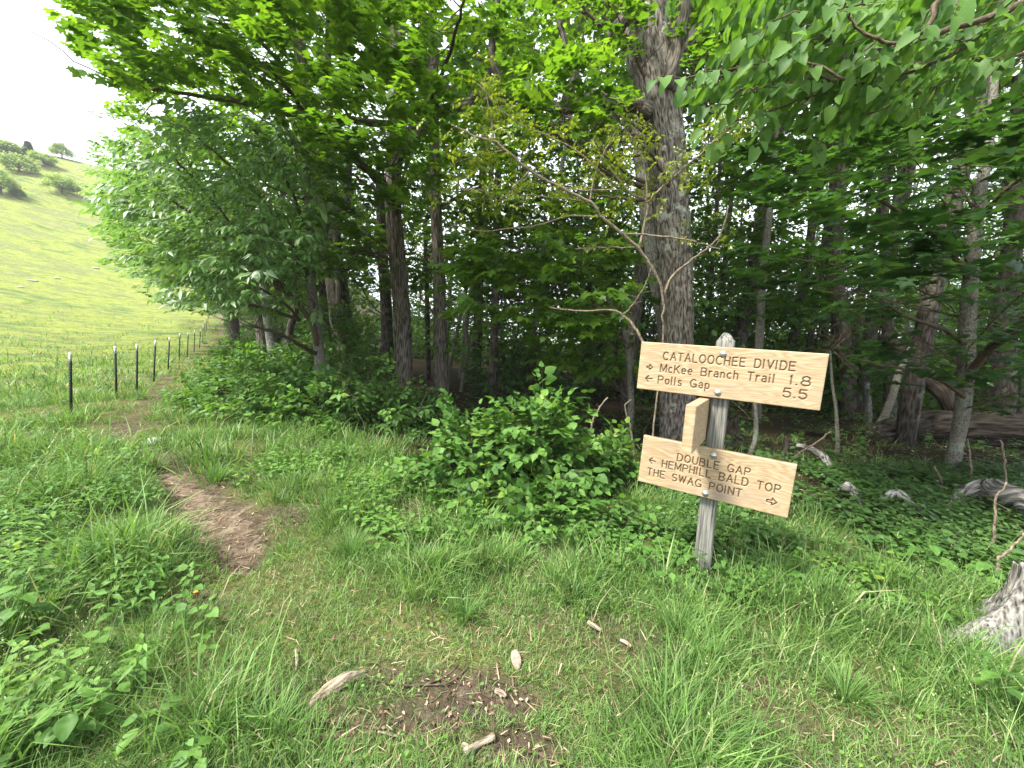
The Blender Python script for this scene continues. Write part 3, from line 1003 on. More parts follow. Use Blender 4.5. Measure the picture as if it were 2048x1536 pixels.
# third board, seen nearly end-on on the left side of the post, between the other two
farp = base + UP * .98
d3 = ray(1585, 694); d3[2] = 0; d3 = unit(d3)       # runs away from the viewer towards the post
zt = base + UP * 1.0
r = ray(1419, 795)
Yfar = base[1] - .03
Pft = P(1419, 797, Yfar); Pfb = P(1411, 893, Yfar)
L3 = .42
N3 = unit(np.cross(d3, [0, 0, 1.]))                 # to the right of travel
h3 = .272
top = Pft
org3 = top - d3 * L3 - np.array([0, 0, h3])
b3 = link('board', board_mesh('board', L3 + .02, h3, [], M['board_stained'], .055, 30, 24))
child(b3, sp, org3, d3, N3, np.array([0, 0, 1.]))
b3['label'] = 'narrow end-on board standing out from the left side of the post'


def bolt_mesh():
    V = []; Q = []; n = 20
    prof = [(.0235, 0), (.0235, -.0025), (.0175, -.003), (.0165, -.007), (.0125, -.0115), (.006, -.0138), (.0004, -.0145)]
    prof = [(r_ * .82, y * 1.0) for r_, y in prof]
    for r_, y in prof:
        for k in range(n): V.append((r_ * cos(2 * pi * k / n), y, r_ * sin(2 * pi * k / n)))
    for i in range(len(prof) - 1):
        for k in range(n):
            Q.append((i * n + k, i * n + (k + 1) % n, (i + 1) * n + (k + 1) % n, (i + 1) * n + k))
    return new_mesh('bolt', V, None, M['bolt'], None, True, Q)


bm_ = bolt_mesh()
for bi, (u, v) in ((0, (.490, .13)), (0, (.487, .885)), (1, (.503, .125)), (1, (.487, .91))):
    org, X, Z, W, Hh, _ = boards[bi]
    o = link('bolt', bm_)
    child(o, sp, org + X * u * W + Z * (1 - v) * Hh - NB * 0 + NB * .001, X, NB, Z)

# ------------------------------------------------------------------ wire fence
wf = thing('wire_fence', 'wire fence of dark steel posts with white tips along the meadow trail', 'fence')


def tpost(H_=1.25):
    mb = MB()
    w_, t_ = .025, .005
    mb.box(-w_ / 2, w_ / 2, -t_, 0, -.3, H_ - .16)
    mb.box(-t_ / 2, t_ / 2, .0005, .032, -.3, H_ - .16)
    for k in range(20):
        z = .05 + k * .052
        mb.box(-.007, .007, -t_ - .007, -t_ - .0005, z, z + .012)
    cp = MB()
    cp.box(-w_ / 2, w_ / 2, -t_, 0, H_ - .16 + .001, H_)
    cp.box(-t_ / 2, t_ / 2, .0005, .032, H_ - .16 + .001, H_)
    return mb, cp


FP = [(141, 830, 707), (232, 795, 712), (273, 778, 706), (307, 760, 704), (336, 737, 695), (358, 720, 686), (374, 712, 680), (388, 702, 675), (399, 695, 670), (408, 687, 667), (417, 681, 663), (424, 675, 660), (430, 671, 657), (436, 667, 655)]
mb, cp = tpost()
p0 = mb.build('fence_post', M['tpost'], wf); c0 = cp.build('post_tip', M['white'], p0)
FW = []
fence_pts = []
for i, (x, yb, yt) in enumerate(FP):
    d = 1.25 * FPX / (yb - yt)             # camera depth from its height in the picture
    r_ = ray(x, yb); q = ORI + r_ * d
    fence_pts.append((q[0], q[1], (Hf(q[0], q[1]) + q[2]) / 2))
fence_pts = np.array(fence_pts)
# straight run through the measured posts
tt = np.arange(len(FP))
dirf = np.array([EX, EY_])
s_ = fence_pts[:, :2] @ dirf
off_ = -(fence_pts[:, 0] * EY_ - fence_pts[:, 1] * EX)
s_ = np.maximum.accumulate(s_ + np.arange(len(s_)) * .02)
px_l = [(x, yb) for x, yb, yt in FP]
fps = []
for i, (x, yb) in enumerate(px_l):
    r_ = ray(x, yb)
    g = gp(x, yb + (6 if i == 0 else 2), Hf)
    if i > 8:
        sprev = fps[-1]; g = np.array([sprev[0] + EX * 4.2, sprev[1] + EY_ * 4.2, 0])
    fps.append(np.array([g[0], g[1], float(Hf(g[0], g[1]))]))
for i, g in enumerate(fps):
    if i == 0: p, c = p0, c0
    else:
        p = p0.copy(); C.objects.link(p); c = c0.copy(); C.objects.link(c); c.parent = p; p.parent = wf
    p.location = g
    p.rotation_euler = (radians(random.uniform(-1.5, 1.5)), radians(random.uniform(3, 6)), 0)
    tgt = (FP[i][1] - FP[i][2]) / FPX * max(1, -((g - ORI) @ Rm)[2])
    p.scale = (1, 1, float(np.clip(tgt / 1.25, .8, 1.15)))
ext = [fps[0] - np.array([EX, EY_, 0]) * k for k in (3.5, 7.5)]
for e in ext:
    e[2] = Hf(e[0], e[1])
    p = p0.copy(); C.objects.link(p); c = c0.copy(); C.objects.link(c); c.parent = p; p.parent = wf; p.location = e; p.rotation_euler = (0, 0, radians(35))
line = ext[::-1] + fps
for hz in (.28, .55, .82, 1.02):
    wm = MB()
    tube(wm, [q + np.array([0, 0, hz]) for q in line], [.0021] * len(line), 4, 1)
    wm.build('wire', M['wire'], wf)

# ------------------------------------------------------------------ grass
def blades(mb, x, y, az, L, wd, th0, kap, a, z=None, seg=3):
    n = len(x)
    if n == 0: return
    z = Hf(x, y) - .01 if z is None else z
    s = np.linspace(0, 1, seg + 1)
    px_ = np.stack([x, y, z], 1)
    pts = [px_]
    cur = px_.copy()
    for i in range(seg):
        th = th0 + kap * (s[i] + .5 / seg)
        st = L / seg
        cur = cur + np.stack([np.cos(az) * np.sin(th) * st, np.sin(az) * np.sin(th) * st, np.cos(th) * st], 1)
        pts.append(cur)
    ca = az + RNG.normal(0, .7, n)
    cr = np.stack([-np.sin(ca), np.cos(ca), np.zeros(n)], 1)
    Vs = []
    for i in range(seg):
        ww = wd * (1 - (s[i]) ** 2 * .6) * .5
        Vs += [pts[i] - cr * ww[:, None], pts[i] + cr * ww[:, None]]
    Vs.append(pts[-1])
    V = np.stack(Vs, 1); k = V.shape[1]
    f = []
    for i in range(seg - 1):
        b = 2 * i
        f += [(b, b + 1, b + 3), (b, b + 3, b + 2)]
    b = 2 * (seg - 1); f.append((b, b + 1, b + 2))
    F = (np.array(f)[None] + (np.arange(n) * k)[:, None, None]).reshape(-1, 3)
    mb.add(V.reshape(-1, 3), F, None, np.repeat(a, k))


def wedge(n, y0, y1, pw=1.0, side=1.55):
    """random ground points inside the view wedge; density falls off with distance"""
    u = RNG.random(n)
    if pw == 1: y = y0 * (y1 / y0) ** u
    else: y = (y0 ** (1 - pw) + u * (y1 ** (1 - pw) - y0 ** (1 - pw))) ** (1 / (1 - pw))
    x = RNG.uniform(-1, 1, n) * (side * y + .4)
    return x, y


HERB_L = [(-200, 930), (120, 900), (330, 960), (400, 1080), (440, 1200), (420, 1330), (480, 1700), (-300, 1700)]


def masks(x, y):
    """grass length and presence"""
    d1, _ = polydist(x, y, PATH)
    tr = np.maximum(trailmask(x, y), soilmask(x, y) * .93)
    short = 1 - sm(d1, .25, .75)
    f = infor(x, y)
    return tr, short, f


def grow(n_tufts, y0, y1, per, pw, name, wd, Lb, label, seg=3, meadow=False, side=1.55, spread=.05):
    x, y = wedge(n_tufts, y0, y1, pw, side)
    tr, short, f = masks(x, y)
    px, py, dz = proj(np.stack([x, y, Hf(x, y)], 1))
    keep = RNG.random(len(x)) > tr * 1.02
    keep &= (RNG.random(len(x)) > np.where(f, .80, 0))
    patch = fbm(x * 1.6 + 5, y * 1.6)
    keep &= RNG.random(len(x)) < (.25 + 1.5 * sm(patch, .3, .6))
    if meadow:
        keep &= ~f
    x, y, short, f, patch = x[keep], y[keep], short[keep], f[keep], patch[keep]
    n = len(x)
    big = sm(fbm(x * 2.2 + 30, y * 2.2 + 8), .42, .62)
    Lt = Lb * (.45 + 1.0 * big) * np.exp(RNG.normal(0, .22, n))
    Lt = Lt * (1 - .60 * short)
    Lt = np.where(f, Lt * .8, Lt)
    Lt = Lt * np.where((px < 470) & (py > 900), 1.45, 1.0)[keep] if not meadow else Lt
    k = np.maximum(3, (per * RNG.uniform(.5, 1.4, n) * (1 - .35 * short)).astype(int))
    idx = np.repeat(np.arange(n), k); N_ = len(idx)
    ta = RNG.uniform(0, 2 * pi, n)             # wind and slope give each tuft a lean
    ta = np.where(RNG.random(n) < .6, -.6 + RNG.normal(0, .8, n), ta)
    r = np.abs(RNG.normal(0, 1, N_)) * spread * (.6 + Lt[idx] / Lb * .6) * (1 + 1.3 * short[idx])
    az = RNG.uniform(0, 2 * pi, N_)
    bx = x[idx] + np.cos(az) * r; by = y[idx] + np.sin(az) * r
    az = az + RNG.normal(0, .6, N_)
    mix = RNG.random(N_) < .35
    az = np.where(mix, ta[idx] + RNG.normal(0, .5, N_), az)
    L = Lt[idx] * RNG.uniform(.5, 1.25, N_)
    th0 = RNG.uniform(.02, .45, N_); kap = RNG.uniform(.2, 1.9, N_)
    tone = RNG.random(n) * .55 + .25 * patch
    a = np.clip(tone[idx] * .75 + RNG.normal(.12, .14, N_), 0, .93)
    a = np.where(RNG.random(N_) < .035, 1.0, a)
    mb = MB()
    W_ = wd * RNG.uniform(.6, 1.5, N_) * (.75 + .45 * (L / Lb))
    blades(mb, bx, by, az, L, W_, th0, kap, a, None, seg)
    o = mb.build(name, M['grass'])
    tag(o, label, 'grass', None, 'stuff')
    return N_


c1 = grow(2600, 1.05, 2.1, 26, 1.0, 'near_grass', .0030, .15, 'mixed long and short green grass in the foreground', 2)
c1 += grow(3400, 2.1, 3.6, 26, 1.0, 'near_grass', .0040, .17, 'green grass round the signpost foot and the end of the bare trail', 2)
c2 = grow(6500, 3.6, 8.0, 22, 1.0, 'bank_grass', .006, .16, 'bright green grass along both sides of the dirt trail', 2, spread=.08)
c3 = grow(9500, 8.0, 36.0, 12, 1.1, 'meadow_grass', .015, .17, 'pale green meadow grass beyond the wire fence', 2, meadow=True, spread=.22)
# very short turf that covers the ground between the tufts
x, y = wedge(104000, 1.05, 5.5, 1.1, 1.5)
tr, short, f = masks(x, y)
k_ = (RNG.random(len(x)) > tr * .97) & ~f
x, y = x[k_], y[k_]
mb = MB(); n = len(x)
blades(mb, x, y, RNG.uniform(0, 2 * pi, n), RNG.uniform(.025, .085, n), RNG.uniform(.0022, .0045, n) * (.7 + .3 * y / 2), RNG.uniform(.1, .9, n), RNG.uniform(.2, 1.6, n), np.clip(RNG.normal(.55, .22, n), 0, 1), None, 2)
tag(mb.build('turf', M['grass']), 'short trodden turf over the path in the foreground', 'turf', None, 'stuff')

# dry straw and last year's blades caught in the turf
x, y = wedge(5500, 1.05, 6.0, 1.1, 1.45)
k_ = ~infor(x, y); x, y = x[k_], y[k_]; n = len(x)
mb = MB()
blades(mb, x, y, RNG.uniform(0, 2 * pi, n), RNG.uniform(.02, .085, n), RNG.uniform(.0022, .006, n), RNG.uniform(1.2, 1.6, n), RNG.uniform(-.25, .3, n), RNG.random(n), Hf(x, y) + RNG.uniform(.006, .03, n), 2)
tag(mb.build('dry_straw', M['litter']), 'dry straw scraps caught in the short turf', 'straw', None, 'stuff')

# ------------------------------------------------------------------ herbs and ground cover
def herbs(mb, x, y, hgt, nl, leaf, kind, z=None, a0=.5, upr=.35):
    """leafy stems: nl leaf pairs each"""
    n = len(x)
    if n == 0: return
    z = Hf(x, y) if z is None else z
    hgt = np.broadcast_to(hgt, (n,)); leaf = np.broadcast_to(leaf, (n,))
    lean = RNG.normal(0, .22, (n, 2))
    tone = np.clip(.5 * RNG.random(n) + 1.6 * (fbm(x * 2.1 + 50, y * 2.1) - .5) + .25, 0, 1)
    B = []; D = []; S = []; A = []
    for i in range(nl):
        s = .35 + .65 * (i + 1) / nl
        a_ = RNG.uniform(0, pi, n) if i == 0 else a_ + 1.57 + RNG.normal(0, .2, n)
        for sg in (0, pi):
            az = a_ + sg
            p_ = np.stack([x + lean[:, 0] * hgt * s, y + lean[:, 1] * hgt * s, z + hgt * s], 1)
            d_ = np.stack([np.cos(az), np.sin(az), RNG.uniform(-.35, upr, n)], 1)
            B.append(p_ + d_ * .012); D.append(d_); S.append(leaf * (1.12 - .55 * s) * RNG.uniform(.8, 1.2, n) * (1.35 if i == nl // 2 else 1))
            A.append(np.clip(tone * .5 + .25 * s + RNG.random(n) * .3, 0, 1))
    B = np.concatenate(B); D = np.concatenate(D); S = np.concatenate(S); A = np.concatenate(A)
    N_ = np.zeros_like(B); N_[:, 2] = 1; N_ += RNG.normal(0, .25, B.shape)
    add_leaves(mb, B, D, N_, S, kind, A)
    # stems
    bx = np.stack([x, y, z - .02], 1); tx = np.stack([x + lean[:, 0] * hgt, y + lean[:, 1] * hgt, z + hgt], 1)
    r0 = .0022
    o1 = np.array([r0, 0, 0]); o2 = np.array([-r0 * .5, r0 * .8, 0]); o3 = np.array([-r0 * .5, -r0 * .8, 0])
    V = np.stack([bx + o1, bx + o2, bx + o3, tx], 1)
    F = (np.array([(0, 1, 3), (1, 2, 3), (2, 0, 3)])[None] + (np.arange(n) * 4)[:, None, None]).reshape(-1, 3)
    mb.add(V.reshape(-1, 3), F, None, .35)


def poly_ground(poly, n, H=Hf):
    """ground points whose place in the picture falls in poly (density even over the ground)"""
    c = np.array([gp(min(max(a_, -400), 2500), b_)[:2] for a_, b_ in poly])
    lo, hi = c.min(0), c.max(0)
    wp = [tuple(q) for q in c]
    xs, ys = [], []; k = 0; t = 0
    while k < n and t < 60:
        x = RNG.uniform(lo[0], hi[0], n * 3); y = RNG.uniform(lo[1], hi[1], n * 3)
        m = inpoly(x, y, wp)
        m &= (fbm(x * 1.5 + 3, y * 1.5) > RNG.uniform(.28, .55, len(x)))
        m &= trailmask(x, y) < .3
        xs.append(x[m]); ys.append(y[m]); k += m.sum(); t += 1
    return np.concatenate(xs)[:n], np.concatenate(ys)[:n]


def cover(name, poly, n, h, nl, leaf, kind, mat, label, lo=.6):
    x, y = poly_ground(poly, n)
    mb = MB()
    herbs(mb, x, y, h * RNG.uniform(lo, 1.3, len(x)), nl, leaf * RNG.uniform(.7, 1.3, len(x)), kind)
    tag(mb.build(name, M[mat]), label, 'ground cover', None, 'stuff')


cover('broad_leaved_weeds', [(-350, 1000), (300, 1000), (400, 1100), (440, 1250), (400, 1420), (520, 1620), (-400, 1620)], 260, .14, 3, .060, 'broad', 'herb',
      'broad leaved weeds among the long grass left of the path')
cover('tall_weeds', [(-350, 940), (200, 960), (380, 1080), (420, 1250), (300, 1500), (-400, 1560)], 480, .24, 5, .075, 'lance', 'herb', 'tall narrow leaved weeds in the grass left of the path')
cover('trailside_weeds', [(420, 1000), (640, 870), (860, 960), (1000, 1060), (1250, 1060), (1250, 1110), (760, 1120), (640, 960)], 420, .17, 3, .07, 'ovate', 'herb', 'low leafy weeds between the trail fork and the bushes')
cover('meadow_weeds', [(-300, 860), (200, 850), (260, 930), (330, 1000), (-350, 1010)], 160, .2, 4, .07, 'ovate', 'herb', 'weeds in the grass between trail and wire fence')
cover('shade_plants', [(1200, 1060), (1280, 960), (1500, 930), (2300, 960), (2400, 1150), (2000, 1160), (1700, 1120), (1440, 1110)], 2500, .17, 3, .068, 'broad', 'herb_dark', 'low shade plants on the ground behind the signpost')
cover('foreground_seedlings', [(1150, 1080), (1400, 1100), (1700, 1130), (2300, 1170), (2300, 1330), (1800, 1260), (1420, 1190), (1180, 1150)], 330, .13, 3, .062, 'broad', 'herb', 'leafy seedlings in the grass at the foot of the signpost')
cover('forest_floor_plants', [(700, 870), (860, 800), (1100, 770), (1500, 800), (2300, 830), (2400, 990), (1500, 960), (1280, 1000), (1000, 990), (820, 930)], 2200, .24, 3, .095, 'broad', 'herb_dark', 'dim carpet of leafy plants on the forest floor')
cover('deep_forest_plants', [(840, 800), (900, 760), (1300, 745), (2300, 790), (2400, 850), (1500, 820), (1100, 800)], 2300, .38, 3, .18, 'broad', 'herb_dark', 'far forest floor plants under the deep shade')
cover('lawn_clover', [(700, 1150), (1300, 1150), (1900, 1300), (2100, 1560), (700, 1580), (520, 1300)], 170, .035, 1, .024, 'broad', 'herb', 'small clover leaves in the short turf')
# long coarse grass clumps under the shade
def clump(mb, c, n, L, wd, rad, th=.5, a=(.2, .6)):
    az = RNG.uniform(0, 2 * pi, n); r = np.abs(RNG.normal(0, rad, n))
    x = c[0] + np.cos(az) * r; y = c[1] + np.sin(az) * r
    blades(mb, x, y, az + RNG.normal(0, .4, n), L * RNG.uniform(.55, 1.2, n), wd * RNG.uniform(.7, 1.3, n), RNG.uniform(.03, th, n), RNG.uniform(.3, 1.7, n), RNG.uniform(a[0], a[1], n), None, 3)


CLUMPS = [(1335, 1030, 230, .30, 'tall fine grass tuft below the left end of the lower sign board'), (1460, 1050, 120, .26, 'fine grass tuft just right of the post under the lower board'),
          (1950, 1290, 300, .20, 'dense grass tuft growing against the lichened stump'), (1590, 1080, 100, .2, 'thin grass tuft under the right end of the lower board'),
          (700, 1110, 260, .22, 'thick grass tuft right of the bare trail fork'), (830, 1150, 260, .2, 'arching grass tuft below the leafy bush'),
          (930, 1240, 200, .17, 'arching grass tuft in the middle of the path verge'), (1350, 1260, 240, .19, 'arching grass tuft in front of the signpost foot'),
          (1150, 1090, 200, .2, 'pale grass tuft at the edge of the leafy bush'), (430, 960, 200, .22, 'long grass tuft on the bank above the bare trail'),
          (1690, 1400, 240, .18, 'arching grass tuft in the lower right lawn'), (540, 1480, 200, .17, 'grass tuft at the left end of the fallen branch')]
for x, y, n, L, lb in CLUMPS:
    g = gp(x, y, Hf)
    mb = MB(); clump(mb, g, n, L, .0038, .05)
    o = mb.build('grass_tuft', M['grass'], None, False, g, tuple(g))
    tag(o, lb, 'grass tuft', 'grass tufts round the sign and path')

x, y = wedge(900, 1.2, 4.5, 1.0, 1.4)
k_ = ~infor(x, y) & (trailmask(x, y) < .2); x, y = x[k_], y[k_]; n = len(x)
d1, _ = polydist(x, y, PATH); k_ = d1 > .6; x, y = x[k_], y[k_]; n = len(x)
mb = MB()
Ls = RNG.uniform(.22, .42, n); az = RNG.uniform(0, 2 * pi, n); th0 = RNG.uniform(.02, .25, n); kp = RNG.uniform(.2, .9, n)
blades(mb, x, y, az, Ls, np.full(n, .0022), th0, kp, RNG.uniform(.5, .95, n), None, 3)
zz = Hf(x, y)
for q in range(9):
    s_ = .78 + .22 * q / 8
    th = th0 + kp * s_ * .5
    pz = np.stack([x + np.cos(az) * np.sin(th) * Ls * s_, y + np.sin(az) * np.sin(th) * Ls * s_, zz + np.cos(th) * Ls * s_], 1)
    d_ = rdir(n); d_[:, 2] = np.abs(d_[:, 2]) + .3
    add_leaves(mb, pz, d_, rdir(n), RNG.uniform(.006, .012, n), 'tiny', RNG.uniform(.85, 1., n))
tag(mb.build('flowering_grass', M['grass']), 'slender flowering grass stalks with pale seed heads in the verge', 'grass', None, 'stuff')
for x0, y0, lb in ((393, 1207, 'tiny orange flower beside the short turf left of the trail end'), (118, 1220, 'tiny orange flower among the weeds at the left')):
    g = gp(x0, y0, Hf); mb = MB()
    for q in range(5):
        d_ = np.array([[cos(q * 1.257), sin(q * 1.257), .25]]); add_leaves(mb, np.array([[0, 0, .07]]), d_, np.array([[0, -.4, 1.]]), .014, 'broad', .5)
    tube(mb, [(0, 0, -.01), (.004, 0, .04), (0, 0, .07)], [.0012, .001, .0008], 5, 2)
    tag(mb.build('flower', M['flower'], None, False, None, tuple(g)), lb, 'flower')

# leaf litter, woody bits ---------------------------------------------
def litter(name, poly, n, size, label, msk=None):
    x, y = poly_ground(poly, n)
    if msk is not None:
        x, y = msk
    n = len(x)
    mb = MB()
    p_ = np.stack([x, y, Hf(x, y) + .008 + RNG.random(n) * .01], 1)
    nn = np.zeros((n, 3)); nn[:, 2] = 1; nn += RNG.normal(0, .35, (n, 3))
    add_leaves(mb, p_, rdir(n, .15), nn, size * RNG.uniform(.5, 1.4, n), 'ovate', RNG.random(n))
    tag(mb.build(name, M['litter']), label, 'leaf litter', None, 'stuff')


litter('forest_litter', [(1240, 1090), (1300, 1000), (1500, 930), (1750, 850), (2300, 900), (2400, 1260), (1700, 1240), (1450, 1150)], 1300, .055, 'brown dead leaves on the forest floor behind the sign')
x, y = wedge(26000, 1.1, 6, 1.2, 1.4)
mk = (soilmask(x, y) > .35) & (RNG.random(len(x)) < .3)
litter('path_litter', [(700, 1200), (800, 1200), (800, 1300)], 1, .017, 'dry leaf and bark scraps on the bare soil patches', (x[mk], y[mk]))
# straw and chips lying along the trail
mk = trailmask(x, y) > .5
x, y = x[mk], y[mk]
mb = MB(); n = len(x)
blades(mb, x, y, RNG.uniform(0, 2 * pi, n), RNG.uniform(.03, .09, n), RNG.uniform(.004, .009, n), np.full(n, 1.5), RNG.uniform(-.05, .1, n), RNG.random(n), Hf(x, y) + .012, 2)
tag(mb.build('trail_straw', M['litter']), 'dry straw and leaf bits strewn over the dirt trail', 'straw', None, 'stuff')


def gtube(name, pts_px, w_px, mat, label, cat, lift=.4, sides=8, disp=None, jit=.0, k=5, group=None):
    """a stick or log lying on the ground through pixels of the ground; width in photo pixels"""
    g = [gp(a_, b_, Hf) for a_, b_ in pts_px]
    rr = [w_ / 2 / FPX * max(.5, -((q - ORI) @ Rm)[2]) for w_, q in zip(w_px, g)]
    pts = [q + np.array([0, 0, r_ * 2 * lift]) for q, r_ in zip(g, rr)]
    mb = MB(); org = pts[0]
    tube(mb, pts, rr, sides, k, disp, .5, jit)
    o = mb.build(name, M[mat], None, sides > 6, org, tuple(org))
    return tag(o, label, cat, group)


gtube('fallen_branch', [(610, 1425), (640, 1398), (690, 1368), (735, 1348)], [5, 20, 26, 9], 'stick', 'thick bleached branch half sunk in the turf', 'branch', .35, 26, furrow(7, .008, 9), 0)
gtube('stick', [(930, 1513), (960, 1497), (988, 1483)], [13, 12, 13], 'stick', 'pale stubby stick with broken end on the near turf', 'stick', .9, 10)
gtube('stick', [(925, 1498), (933, 1506), (936, 1514)], [8, 10, 8], 'stick', 'short stub lying across the pale broken stick', 'stick', 1.4, 8)
gtube('stick', [(400, 1045), (415, 1042), (432, 1041)], [6, 7, 5], 'twig', 'short black stick lying on the bare trail', 'stick', .5, 6)
gtube('stick', [(592, 1304), (594, 1325), (592, 1345)], [6, 6, 4], 'stick', 'small grey upright twig left of the fallen branch', 'stick', .9, 6)
gtube('stick', [(990, 1388), (1003, 1393), (1012, 1398)], [10, 11, 8], 'stick', 'small pale wood splinter on bare soil', 'stick', .8, 6)
gtube('stick', [(1175, 1254), (1188, 1262), (1202, 1268)], [9, 9, 6], 'stick', 'white splinter in the grass left of the post', 'stick', 1.2, 6)
gtube('stick', [(1240, 1287), (1252, 1294), (1262, 1300)], [7, 8, 6], 'stick', 'white splinter in the grass nearer than its neighbour', 'stick', 1.2, 6)
gtube('stick', [(755, 1467), (775, 1471), (797, 1476)], [5, 6, 4], 'stick', 'thin grey stick on the bare soil below the looped twig', 'stick', .8, 6)
gtube('stick', [(1660, 1225), (1680, 1235), (1690, 1245)], [8, 9, 7], 'stick', 'pale bark piece on dead leaves right of the post', 'stick', .9, 6)
gtube('looped_twig', [(735, 1361), (790, 1374), (850, 1374), (900, 1350), (918, 1325)], [4, 4, 4, 3, 2], 'twig', 'thin dark twig curving over the bare turf', 'twig', 1.5, 5)
gtube('looped_twig', [(850, 1375), (890, 1374), (920, 1355), (938, 1330)], [3, 4, 3, 2], 'twig', 'forked thin dark twig end beside the curving twig', 'twig', 1.9, 5)
gtube('log', [(1890, 1030), (1930, 1012), (1975, 1018), (2010, 1040), (2080, 1065)], [6, 22, 34, 38, 46], 'dead', 'silver grey weathered log at the right edge', 'log', 1.3, 40, furrow(10, .035, 1.5, 3.), 0, 10)
gtube('log', [(1740, 1008), (1765, 1020), (1790, 1018), (1825, 1040), (1860, 1052)], [5, 13, 16, 12, 4], 'dead', 'thin silver dead limb lying left of the grey log', 'log', 2.0, 22, furrow(6, .016, 3, 5.), 0, 8)
gtube('log', [(1676, 990), (1690, 1000), (1704, 1004), (1725, 1024)], [5, 20, 15, 5], 'dead', 'short pale broken root end in the shade plants', 'log', 1.3, 22, furrow(6, .02, 6, 7.))
gtube('log', [(1255, 958), (1290, 972), (1340, 992)], [26, 28, 22], 'dead', 'pale rotten log under the left end of the lower board', 'log', .8, 14, furrow(6, .01, 3, 9.))
gtube('log', [(1440, 1112), (1520, 1122), (1600, 1150), (1700, 1170)], [22, 26, 20, 14], 'rot', 'low rotting brown log right of the post foot', 'log', .3, 14, furrow(6, .012, 3, 11.))
gtube('log', [(1740, 884), (1820, 880), (1900, 884), (2140, 905)], [34, 50, 62, 72], 'rot', 'big mossy fallen trunk across the forest floor on the right', 'log', .45, 60, furrow(17, .11, .5, 13.), 0, 30)
gtube('log', [(1590, 905), (1615, 915), (1640, 935), (1662, 950)], [10, 12, 16, 10], 'dead', 'grey broken limb lying against the snag', 'log', 1.5, 10, furrow(5, .01, 3))
g = gp(320, 885, Hf)


def rock(name, g, rx, ry, rz, label, mat='rock', group=None, n=14):
    th = np.linspace(0, pi, n)[:, None]; ph = np.linspace(0, 2 * pi, 2 * n, endpoint=False)[None]
    x = np.sin(th) * np.cos(ph); y = np.sin(th) * np.sin(ph); z = np.cos(th) * np.ones_like(ph)
    r = 1 + .5 * (fbm(x * 1.5 + g[0], y * 1.5 + z * 1.3 + g[1]) - .5)
    V = np.stack([x * rx * r, y * ry * r, z * rz * r], -1).reshape(-1, 3)
    m = 2 * n
    i = np.arange(n - 1)[:, None] * m; j = np.arange(m)[None]; j2 = (j + 1) % m
    Q = np.stack([i + j, i + m + j, i + m + j2, i + j2], -1).reshape(-1, 4)
    me = new_mesh(name, V, None, M[mat], None, False, Q)
    o = link(name, me, None, (g[0], g[1], float(Hf(g[0], g[1])) + rz * .2))
    tag(o, label, 'rock' if mat == 'rock' else 'bark piece', group)
    return o


rock('flat_stone', g, .22, .11, .05, 'flat pale stone beside the trail bend')
g = gp(1032, 1328, Hf)
o = rock('bark_piece', g, .024, .042, .006, 'small oval piece of pale bark in the turf', 'cut')
o.rotation_euler = (radians(35), 0, .2); o.location.z += .025
for (x, y, s, lb) in ((66, 562, 2.6, 'largest white rock in the far meadow'), (42, 575, 1.6, 'small white rock below the largest rock in the far meadow'), (113, 557, 1.8, 'pale rock right of the largest rock in the far meadow'),
                      (192, 537, 2.4, 'pale flat rock nearest the trees in the far meadow')):
    g = gp(x, y, Hf); s *= .22
    rock('meadow_rock', g, s * .9, s * .6, s * .22, lb, 'rock', 'pale rocks in the meadow', 8)

# ------------------------------------------------------------------ trees
def trunk_pts(spec, topz=None):
    """spec: (px, py, width px) list at world distance Y, or 4-tuples with their own Y"""
    return spec


def px_trunk(spec, Y, sink=.3):
    pts = []; rr = []
    for s in spec:
        y_ = s[3] if len(s) > 3 else Y
        q = P(s[0], s[1], y_)
        pts.append(q); rr.append(s[2] / 2 / FPX * -((q - ORI) @ Rm)[2])
    b = pts[0].copy(); hz = float(Hf(b[0], b[1]))
    if b[2] > hz + .05:
        # carry the trunk down to the soil
        pts.insert(0, np.array([b[0] - (pts[1][0] - b[0]) * .1, b[1], hz])); rr.insert(0, rr[0] * 1.15)
    pts[0] = pts[0].copy(); pts[0][2] = min(pts[0][2], hz)
    pts.insert(0, pts[0] + np.array([0, 0, -sink])); rr.insert(0, rr[0] * 1.25)
    return np.array(pts), np.array(rr)


def pt_at(pts, z):
    i = int(np.argmin(np.abs(pts[:, 2] - z)))
    return pts[i]


def limb(mb, a, b, r0, r1, sag=.12, sides=6, k=4, jit=.012, rise=0.):
    a = np.asarray(a, float); b = np.asarray(b, float)
    L = np.linalg.norm(b - a)
    m1 = a * .67 + b * .33 + RNG.normal(0, .05 * L, 3); m2 = a * .33 + b * .67 + RNG.normal(0, .05 * L, 3)
    m1[2] += sag * L * .6 + rise * L; m2[2] += sag * L * .7 + rise * L * .8
    return tube(mb, [a, m1, m2, b], [r0, r0 * .75 + r1 * .25, r0 * .4 + r1 * .6, r1], sides, k, None, .5, jit)


